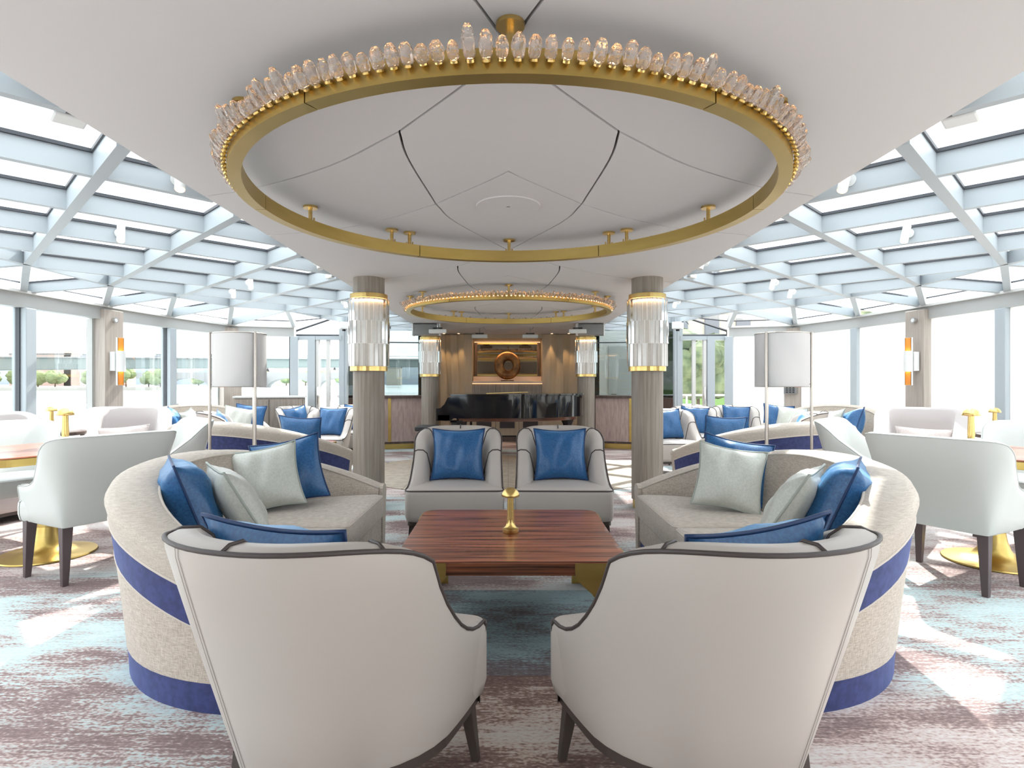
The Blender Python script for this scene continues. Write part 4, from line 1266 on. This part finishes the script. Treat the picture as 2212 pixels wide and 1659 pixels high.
# ================================================================== COLUMNS
def make_column(loc, label, fine):
    root = thing('round_column', label, 'column', loc, 0, 'wood clad columns')
    R = .155
    MB().lathe([(R,.09), (R,CZ)], 40).build('shaft', 'grey_wood', root, smooth=True, angle=50)
    MB().lathe([(R-.012,0), (R-.012,.09)], 40).build('base', 'satin_brass', root, smooth=True, angle=50)
    zt, zb = 2.085, 1.365
    if loc[1] > 8: zt, zb = 2.03, 1.36
    for z in (zb, zt):
        b_ = MB(); rings = []
        for r, dz in ((.172,0), (.183,.003), (.183,.047), (.172,.05)):
            rings.append([(r*(1+.006*(k % 2))*math.cos(2*PI*k/72), r*(1+.006*(k % 2))*math.sin(2*PI*k/72), z+dz) for k in range(72)])
        b_.grid(rings, cu=True, cv=True); b_.build('brass_collar', 'brass', root)
    n = 26; H = (zt-zb-.05)/3
    prof = [(-.0185,.006), (-.013,-.006), (0,.010), (.013,-.006), (.0185,.006), (.017,.022), (-.017,.022)]
    me = None
    rod = MB(); 
    rod.grid([[(x, -y-.0, 0) for x, y in prof], [(x, -y, H-.004) for x, y in prof]], cu=True)
    rod.poly([(x, -y, 0) for x, y in prof]); rod.poly([(x, -y, H-.004) for x, y in prof][::-1])
    me = rod.mesh('glass_rod', 'rod_glass')
    for t in range(3):
        for k in range(n):
            an = 2*PI*(k+.5*(t % 2))/n
            rr = .168+(.006 if t % 2 else .0)+.010
            o = link('glass_rod', me, root)
            o.location = (rr*math.cos(an), rr*math.sin(an), zb+.05+t*H)
            o.rotation_euler = (0, 0, an+PI/2)
    MB().lathe([(.1575,zb+.02), (.1575,zt)], 40).build('glow_backing', 'liner_glow', root, smooth=True)  # added backing behind the rods, glows softly so the glass looks brighter
    # lamp inside the sleeve
    MB().lathe([(.158,zt-.03), (.163,zt-.03), (.163,zt-.015), (.158,zt-.015)], 32).build('light_ring', 'lamp_warm', root)
make_column((-1.40,5.81,0), 'round grey wood column with glass sleeve, near left', True)
make_column((1.395,5.81,0), 'round grey wood column with glass sleeve, near right', True)
make_column((-1.42,10.5,0), 'round grey wood column with glass sleeve, far left by the stage', False)
make_column((1.41,10.5,0), 'round grey wood column with glass sleeve, far right by the stage', False)

# ================================================================== CRYSTAL RING CHANDELIERS
def crystal_meshes(nv):
    out = []
    for i in range(nv):
        rnd = random.Random(300+i); n = 7; b_ = MB()
        h = .060+rnd.random()*.022; w = .0185+rnd.random()*.004
        rings = []
        for f, r in ((0,.55), (.18,.92), (.55,1.0), (.80,.82), (.97,.38)):
            rings.append([(w*r*(1+.22*(rnd.random()-.5))*math.cos(2*PI*k/n+.3*f), w*r*(1+.22*(rnd.random()-.5))*math.sin(2*PI*k/n+.3*f), h*f+.004*(rnd.random()-.5)) for k in range(n)])
        b_.grid(rings, cu=True); b_.poly(rings[0][::-1]).poly(rings[-1])
        out.append(b_.mesh('crystal', 'crystal'))
    return out
CRY = crystal_meshes(10)
sock = MB().lathe([(.008,-.006), (.0125,-.004), (.0125,.003), (.011,.006)], 10); SOCK = sock.mesh('socket', 'brass')
led = MB().lathe([(.007,.0075), (.007,.0105)], 8); LED = led.mesh('led', 'led_warm')
def chandelier(yc, label, ncry, zb=2.135, fine=True):
    root = thing('crystal_ring_chandelier', label, 'chandelier', (.006,yc,0), 0, 'ring chandeliers')
    Ro, Ri, hz = 1.30, 1.245, .075
    S = 120; nseg = 6
    for q in range(nseg):
        rings = []
        n = S//nseg
        for k in range(n+1):
            an = 2*PI*(q*n+k)/S + (.002 if k == 0 else 0) - (.002 if k == n else 0)
            c, s_ = math.cos(an), math.sin(an)
            rings.append([(Ro*c, Ro*s_, zb), (Ro*c, Ro*s_, zb+hz), (Ri*c, Ri*s_, zb+hz), (Ri*c, Ri*s_, zb)])
        b_ = MB(); b_.grid(rings, cu=True); b_.poly(rings[0]).poly(rings[-1][::-1]); b_.build('ring_segment', 'satin_brass', root, smooth=True, angle=40)
    rnd = random.Random(int(yc*10))
    for k in range(ncry):
        an = 2*PI*(k+.5)/ncry
        tilt = math.radians(40+rnd.uniform(-8,8))
        o = link('crystal', CRY[rnd.randrange(10)], root)
        rr = Ro+.012
        o.location = (rr*math.cos(an), rr*math.sin(an), zb+.034)
        R_ = Matrix.Rotation(an, 4, 'Z') @ Matrix.Rotation(tilt, 4, 'Y') @ Matrix.Rotation(rnd.random()*6.28, 4, 'Z')
        o.rotation_euler = R_.to_euler()
        o.scale = (1,1,rnd.uniform(.85,1.2))
        le = link('led', LED, o); le.location = (0,0,-.004 if fine else 0)
        if not fine: le.scale = (.5,.5,1)
        if fine: sk = link('socket', SOCK, o)
    if False:
        rings = [[((Ro+.004)*math.cos(2*PI*k/S), (Ro+.004)*math.sin(2*PI*k/S), zb+z) for k in range(S)] for z in (.026,.034)]
        MB().grid(rings, cu=True).build('led_strip', 'led_warm', root)
    for deg in (90, 123, 129, 51, 57, 158, 22, 201, 219, 339, 321, 270):
        an = math.radians(deg); Rm = (Ro+Ri)/2; x, y = Rm*math.cos(an), Rm*math.sin(an)
        c = MB().lathe([(.042,CZ-.012), (.042,CZ)], 20, (x,y,0)).build('canopy', 'brass', root, smooth=True, angle=40)
        MB().tube([(x,y,zb+hz), (x,y,CZ-.012)], .012, 8).build('rod', 'brass', c)
        for dx in (-.022,.022):
            MB().tube([(x+dx,y,zb+hz-.005), (x+dx,y,zb+hz+.018)], .005, 6).build('bolt', 'brass', c)
    return root
chandelier(2.955, 'large crystal ring chandelier of brushed brass above the foreground seats', 180)
chandelier(7.43, 'crystal ring chandelier of brushed brass near the stage, farther away', 180, fine=False)
sp = thing('ceiling_speaker', 'round flush white speaker inside the large chandelier ring', 'speaker', (0,3.42,CZ))
MB().lathe([(.16,-.004), (.187,-.006), (.19,0)], 40).build('bezel', 'ceiling_paint', sp, smooth=True, angle=30); MB().lathe([(.0,-.003), (.16,-.003)], 40).build('grille', 'ceiling_paint', sp)
MB().box((0,0,-.006), (.02,.004,.004)).build('mark', 'speaker_grey', sp)

# ================================================================== BARS
def bar(s):
    sd = 'left' if s < 0 else 'right'
    t = thing('curved_bar', 'curved bar with pink wood panels and brass strips, %s of the stage' % sd, 'bar')
    pts = [(-3.28,11.25), (-3.14,10.98), (-2.95,10.86), (-2.75,10.82), (-2.4,10.84), (-2.05,10.92), (-1.62,11.08)]
    pts = [(mx(x,s), y) for x, y in pts]
    q = catmull(pts, 4)
    def off(p, d):
        o = []
        for i in range(len(p)):
            a_, b2 = p[max(i-1,0)], p[min(i+1,len(p)-1)]; dx, dy = b2[0]-a_[0], b2[1]-a_[1]; l = math.hypot(dx,dy)
            nx, ny = dy/l, -dx/l
            if ny > 0: nx, ny = -nx, -ny
            o.append((p[i][0]+nx*d, p[i][1]+ny*d))
        return o
    def solid(sub, d0, d1, z0, z1, nm, m):
        a_, b2 = off(sub, d0), off(sub, d1)
        MB().prism(a_+b2[::-1], z0, z1).build(nm, m, t)
    solid(q, .05, -.42, .965, 1.01, 'counter_top', 'walnut')
    solid(q, -.04, -.40, .0, .96, 'carcass', 'walnut')
    solid(q, .012, -.03, .10, .135, 'lower_rail', 'walnut')
    solid(q, -.01, -.03, .0, .10, 'plinth', 'satin_brass')
    n = len(q); cuts = [0, 6, 12, 18, n-1]
    for a_, b2 in zip(cuts, cuts[1:]):
        solid(q[a_:b2+1], .006, -.03, .14, .96, 'front_panel', 'pink_wood')
    for i in (6, 12, 18):
        c = q[i]; d = (q[i+1][0]-q[i-1][0], q[i+1][1]-q[i-1][1]); an = math.atan2(d[1], d[0])
        MB().box((c[0], c[1]-.006, .55), (.055, .03, .82), an).build('brass_strip', 'satin_brass', t)
bar(-1); bar(1)

# ================================================================== PIANO
pn = thing('grand_piano', 'black lacquered grand piano in front of the stage', 'piano', (0,0,0))
out_ = catmull([(-.90,8.95), (-.30,8.95), (.25,8.99), (.65,9.12), (.95,9.30), (1.18,9.55), (1.27,9.82), (1.22,10.08), (1.0,10.22), (.2,10.27), (-.90,10.27)], 5)
case = [(-.90,8.95)]+out_[1:]
MB().prism(inset_poly(case, .012), .70, 1.045).build('case', 'black_gloss', pn, smooth=True, angle=30)
MB().prism(inset_poly(case, -.012), 1.05, 1.075).build('lid', 'black_gloss', pn, smooth=True, angle=30)
MB().prism(inset_poly(case, .12), .64, .70).build('soundboard_frame', 'rosewood_edge', pn)
kb = [(-1.10,8.97), (-.90,8.97), (-.90,10.25), (-1.10,10.25)]
MB().prism(kb, .66, .76).build('key_bed', 'black_gloss', pn, bevel=.01)
for y in (8.97, 10.20):
    ck = MB(); pr = [(-1.12,.66), (-.88,.66), (-.88,1.04), (-.94,1.02), (-.99,.92), (-1.05,.86), (-1.12,.85)]
    f = [(x,y,z) for x,z in pr]; b2 = [(x,y+.05,z) for x,z in pr]
    ck.grid([f,b2], cu=True); ck.poly(f).poly(b2[::-1]); ck.build('cheek', 'black_gloss', pn, bevel=.006)
for k in range(36):
    MB().box((-1.02, 9.06+k*.032, .772), (.15,.030,.02)).build('white_key', 'white_paint', pn)
def pleg(x, y):
    l_ = MB(); l_.lathe([(.035,.06), (.05,.30), (.075,.55), (.11,.63), (.12,.66)], 4, (x,y,0)); l = l_.build('leg', 'black_gloss', pn)
    MB().lathe([(.045,0), (.045,.03), (.02,.065)], 12, (x,y,0)).build('caster', 'brass', l)
pleg(-.80, 9.10); pleg(-.80, 10.10); pleg(1.0, 9.80)
ly = MB(); ly.tube([(-.62,9.66,.66), (-.62,9.66,.14)], .015, 6); ly.build('lyre_post', 'black_gloss', pn)
MB().tube([(-.62,9.56,.66), (-.62,9.56,.14)], .015, 6).build('lyre_post', 'black_gloss', pn)
pb = MB().box((-.64,9.61,.12), (.10,.30,.05)).build('pedal_box', 'black_gloss', pn)
for y in (9.54,9.61,9.68): MB().box((-.73,y,.10), (.12,.025,.012)).build('pedal', 'brass', pb)
MB().tube([(-.35,9.2,1.082), (.32,9.5,1.098)], .006, 6).build('prop_stick', 'brass', pn)
ps = thing('piano_stool', 'black adjustable stool at the keyboard end of the grand piano', 'stool', (-1.34,9.55,0))
MB().prism(rrect(.34,.52,.05,4), .47, .54).build('seat', 'black_matte', ps, bevel=.015)
MB().lathe([(.025,.05), (.025,.47)], 12).build('column', 'black_gloss', ps)
for k in range(4):
    an = PI/4+k*PI/2; MB().tube([(0,0,.14), (.22*math.cos(an),.22*math.sin(an),.02)], .018, 6).build('foot', 'black_gloss', ps)

# ================================================================== NICHE SCULPTURE
gg = thing('disc_sculpture', 'bronze disc sculpture with an offset hole on a small stand in the lit niche', 'sculpture', (-.02,YS+.16,1.285))
hole = [(.02+.10*math.cos(a_*PI/16), .35+.115*math.sin(a_*PI/16)) for a_ in range(32)]
rings = []
for f, d in ((1.0,.006), (.93,.028), (.75,.042), (.45,.046), (.15,.036), (0.0,.012)):
    rings.append([((hx+(.288*math.cos(a_*PI/16)-hx)*f), -d, hz+(.34+.305*math.sin(a_*PI/16)-hz)*f) for a_, (hx, hz) in enumerate(hole)])
bk = [[(x, -y, z) for x, y, z in r] for r in rings]
b_ = MB(); b_.grid(rings+bk[::-1], cu=True, cv=True); b_.build('disc', 'gong_bronze', gg, smooth=True)
MB().box((0,0,.014), (.28,.10,.026)).build('stand_base', 'walnut', gg, bevel=.004); MB().tube([(0,0,.02), (0,0,.06)], .014, 8).build('stem', 'satin_brass', gg)
nd = bpy.data.lights.new('niche_lamp', 'AREA'); nd.shape = 'RECTANGLE'; nd.size = 1.3; nd.size_y = .03; nd.energy = 5; nd.color = (1,.60,.32)
no = bpy.data.objects.new('niche_lamp', nd); COL.objects.link(no); no.location = (0,YS+.1,2.19)

# ================================================================== CEILING GEAR
def spotlight(x, y, d, label, lit=True):
    t = thing('spotlight', label, 'spotlight', (x, y, RZ+.075), face(d), 'roof spotlights')
    MB().lathe([(.0,0), (.035,0), (.035,.012), (.0,.012)], 16).build('rose', 'white_metal', t).rotation_euler = (-PI/2,0,0)
    MB().tube([(0,.012,0), (0,.05,0)], .010, 8).build('arm', 'white_metal', t)
    c = MB().tube([(0,.055,.045), (.012,.10,-.075)], .027, 14).build('can', 'white_metal', t, smooth=True, angle=50)
    if lit: MB().tube([(.012,.101,-.0755), (.0125,.1025,-.079)], .022, 12).build('lens', 'lamp_warm', c)
SL = [(-1.845,3.22,1,'roof spotlight nearest the camera, %s'), (-2.93,4.36,1,'second roof spotlight from the camera, %s'), (-1.80,5.42,0,'unlit roof spotlight beside the ceiling edge, %s'), (-2.92,6.50,1,'roof spotlight left of the column, upper one, %s'), (-3.42,7.15,1,'roof spotlight near the folded eaves, %s'), (-2.30,8.05,1,'roof spotlight next to the near column, %s')]
for s in (-1, 1):
    for x, y, lit, lab in SL:
        spotlight(mx(x,s), y, (.707*(1 if s < 0 else -1), -.707), lab.replace('left of the column, upper one', 'between eaves and column') % ('river side' if s < 0 else 'quay side'), lit)
    # grille boxes at the ceiling edge
    for yy, lab in ((2.36, 'near the camera'), (5.92, 'beside the near column')):
        v = thing('grille_speaker', 'white grille box tucked under the ceiling edge %s, %s' % (lab, 'river side' if s < 0 else 'quay side'), 'speaker', (mx(-1.79,s), yy, RZ+.01), (PI/4 if s < 0 else -PI/4), 'edge grille boxes')
        MB().box((0,0,.06), (.12,.12,.11)).build('housing', 'white_metal', v, bevel=.01)
        for k in range(6): MB().box((0,-.062,.015+k*.016), (.10,.006,.006)).build('slat', 'speaker_grey', v)
    # camera boxes by the doors
    cb = thing('camera_box', 'white security camera box beside the %s glass screen' % ('left' if s < 0 else 'right'), 'camera', (mx(-2.80,s),9.85,2.22), (.5 if s < 0 else -.5))
    MB().box((0,0,0), (.16,.20,.12)).build('housing', 'white_metal', cb, bevel=.012); MB().lathe([(.03,0), (.03,.03)], 12, (0,0,0)).build('lens', 'black_gloss', cb).location = (.0,0,-.09)
    MB().tube([(.03,.05,.05), (.10,.1,.09), (.16,.1,.03)], .006, 5).build('cable', 'black_matte', cb)
    # loudspeakers on the far columns
    ls = thing('loudspeaker', 'grey perforated loudspeaker above the far %s column' % ('left' if s < 0 else 'right'), 'speaker', (s*1.44,10.22,2.085))
    MB().box((0,0,.10), (.46,.20,.195)).build('cabinet', 'speaker_grey', ls, bevel=.008)
    MB().box((0,-.105,.10), (.42,.01,.165)).build('grille', 'speaker_grey', ls)
    for x in (-.235,.235): MB().box((x,-.02,.10), (.02,.18,.21)).build('bracket', 'white_metal', ls)
    # wall lights and round sensors on the wood posts
    for kk, off_, nm in ((2, .0, 'nearest the camera'),):
        p = E[kk]; px, py = mx(p[0],s), p[1]
        ins = Vector((1,0)) if s < 0 else Vector((-1,0))
        wl = thing('wall_light', 'white tube wall light with orange ends on the wood post, %s' % ('river side' if s < 0 else 'blind side'), 'wall light', (px+ins.x*.14, py-.06, 1.52), face((ins.x,-.15)), 'wall lights')
        MB().box((0,.035,.0), (.10,.07,.24)).build('back_box', 'white_metal', wl, bevel=.004)
        b2 = MB(); rr = .052
        def half(z0, z1, a0, a1, nm2, m, r_=rr):
            o_ = MB(); n = 14
            ri = [[(r_*math.cos(a0+(a1-a0)*k/n), .115+r_*math.sin(a0+(a1-a0)*k/n), z) for k in range(n+1)] for z in (z0, z1)]
            rj = [[((r_-.006)*math.cos(a0+(a1-a0)*k/n), .115+(r_-.006)*math.sin(a0+(a1-a0)*k/n), z) for k in range(n+1)] for z in (z1, z0)]
            o_.grid(ri+rj, cv=True); o_.build(nm2, m, wl, smooth=True, angle=40)
        half(-.13, .13, 0, 2*PI, 'tube', 'white_metal')
        half(.13, .30, PI, 2*PI, 'tube_end', 'white_metal'); half(-.30, -.13, PI, 2*PI, 'tube_end', 'white_metal')
        half(.10, .298, PI+.02, 2*PI-.02, 'gold_lining', 'orange_gold', rr-.0062); half(-.298, -.10, PI+.02, 2*PI-.02, 'gold_lining', 'orange_gold', rr-.0062)
        for z in (.12,-.12): MB().lathe([(.0,-.003), (.03,-.003), (.03,.003), (.0,.003)], 12, (0,.115,z)).build('bulb', 'lamp_warm', wl)
        sn = thing('round_sensor', 'small round chrome reading light high on the wood post, %s' % ('river side' if s < 0 else 'blind side'), 'light', (px+ins.x*.135, py-.03, 2.04), face((ins.x,-.15)), 'post lights')
        MB().tube([(0,0,0), (0,.03,0)], .034, 16).build('bezel', 'chrome', sn, smooth=True, angle=40); MB().tube([(0,.03,0), (0,.036,0)], .022, 14).build('lens', 'white_metal', sn)
for i, x in enumerate((-1.22, -.55, .42, 1.20)):
    y = (10.0, 11.1, 11.1, 10.0)[i]
    b2 = thing('stage_light_bar', 'white stage light bar under the ceiling, %s of four' % ('leftmost', 'second from left', 'third from left', 'rightmost')[i], 'light', (x, y, 2.14), (0,0,0,-.2)[i], 'stage light bars')
    MB().box((0,0,.0), (.30,.09,.07)).build('housing', 'white_metal', b2, bevel=.012)
    MB().tube([(0,0,.03), (0,0,CZ-2.14)], .012, 8).build('stem', 'chrome', b2); MB().box((0,0,.055), (.16,.05,.02)).build('bracket', 'black_matte', b2)
# roller blinds on the right-hand windows
for k in range(0, 5):
    a_, b2 = Vector((mx(E[k][0],1), E[k][1])), Vector((mx(E[k+1][0],1), E[k+1][1]))
    d = (b2-a_).normalized(); nrm = Vector((-d.y, d.x))
    if nrm.x > 0: nrm = -nrm
    ea, eb_ = (.17, .08) if k % 2 == 0 else (.08, .17)
    if k == 4: ea, eb_ = .17, .05
    p0, p1 = a_+d*ea+nrm*.045, b2-d*eb_+nrm*.045
    t = thing('roller_blind', 'white roller blind lowered over the window %s' % ('at the right picture edge', 'right of the wood post with the wall light', 'left of the wood post with the wall light', 'behind the right-hand floor lamp', 'between the floor lamp and the right glazed door')[k], 'blind', (0,0,0), 0, 'roller blinds')
    f = MB(); f.grid([[(p0.x,p0.y,z) for z in (.14,EZ0)], [(p1.x,p1.y,z) for z in (.14,EZ0)]]); f.build('fabric', 'blind_fabric', t)
    MB().beam((p0.x,p0.y,.12), (p1.x,p1.y,.12), .02, .025).build('bottom_bar', 'white_metal', t)
# wall phone on the right-hand wood post
ph = thing('wall_phone', 'grey wall telephone on the wood post behind the right-hand floor lamp', 'phone', (mx(E[4][0],1)-.13, E[4][1]-.09, 1.13), face((-.6,-.8)))
MB().box((0,0,0), (.20,.05,.13)).build('body', 'speaker_grey', ph, bevel=.008)
for k in range(3):
    for j in range(3): MB().box((-.05+j*.05,.028,-.035+k*.035), (.03,.008,.02)).build('key', 'black_matte', ph)
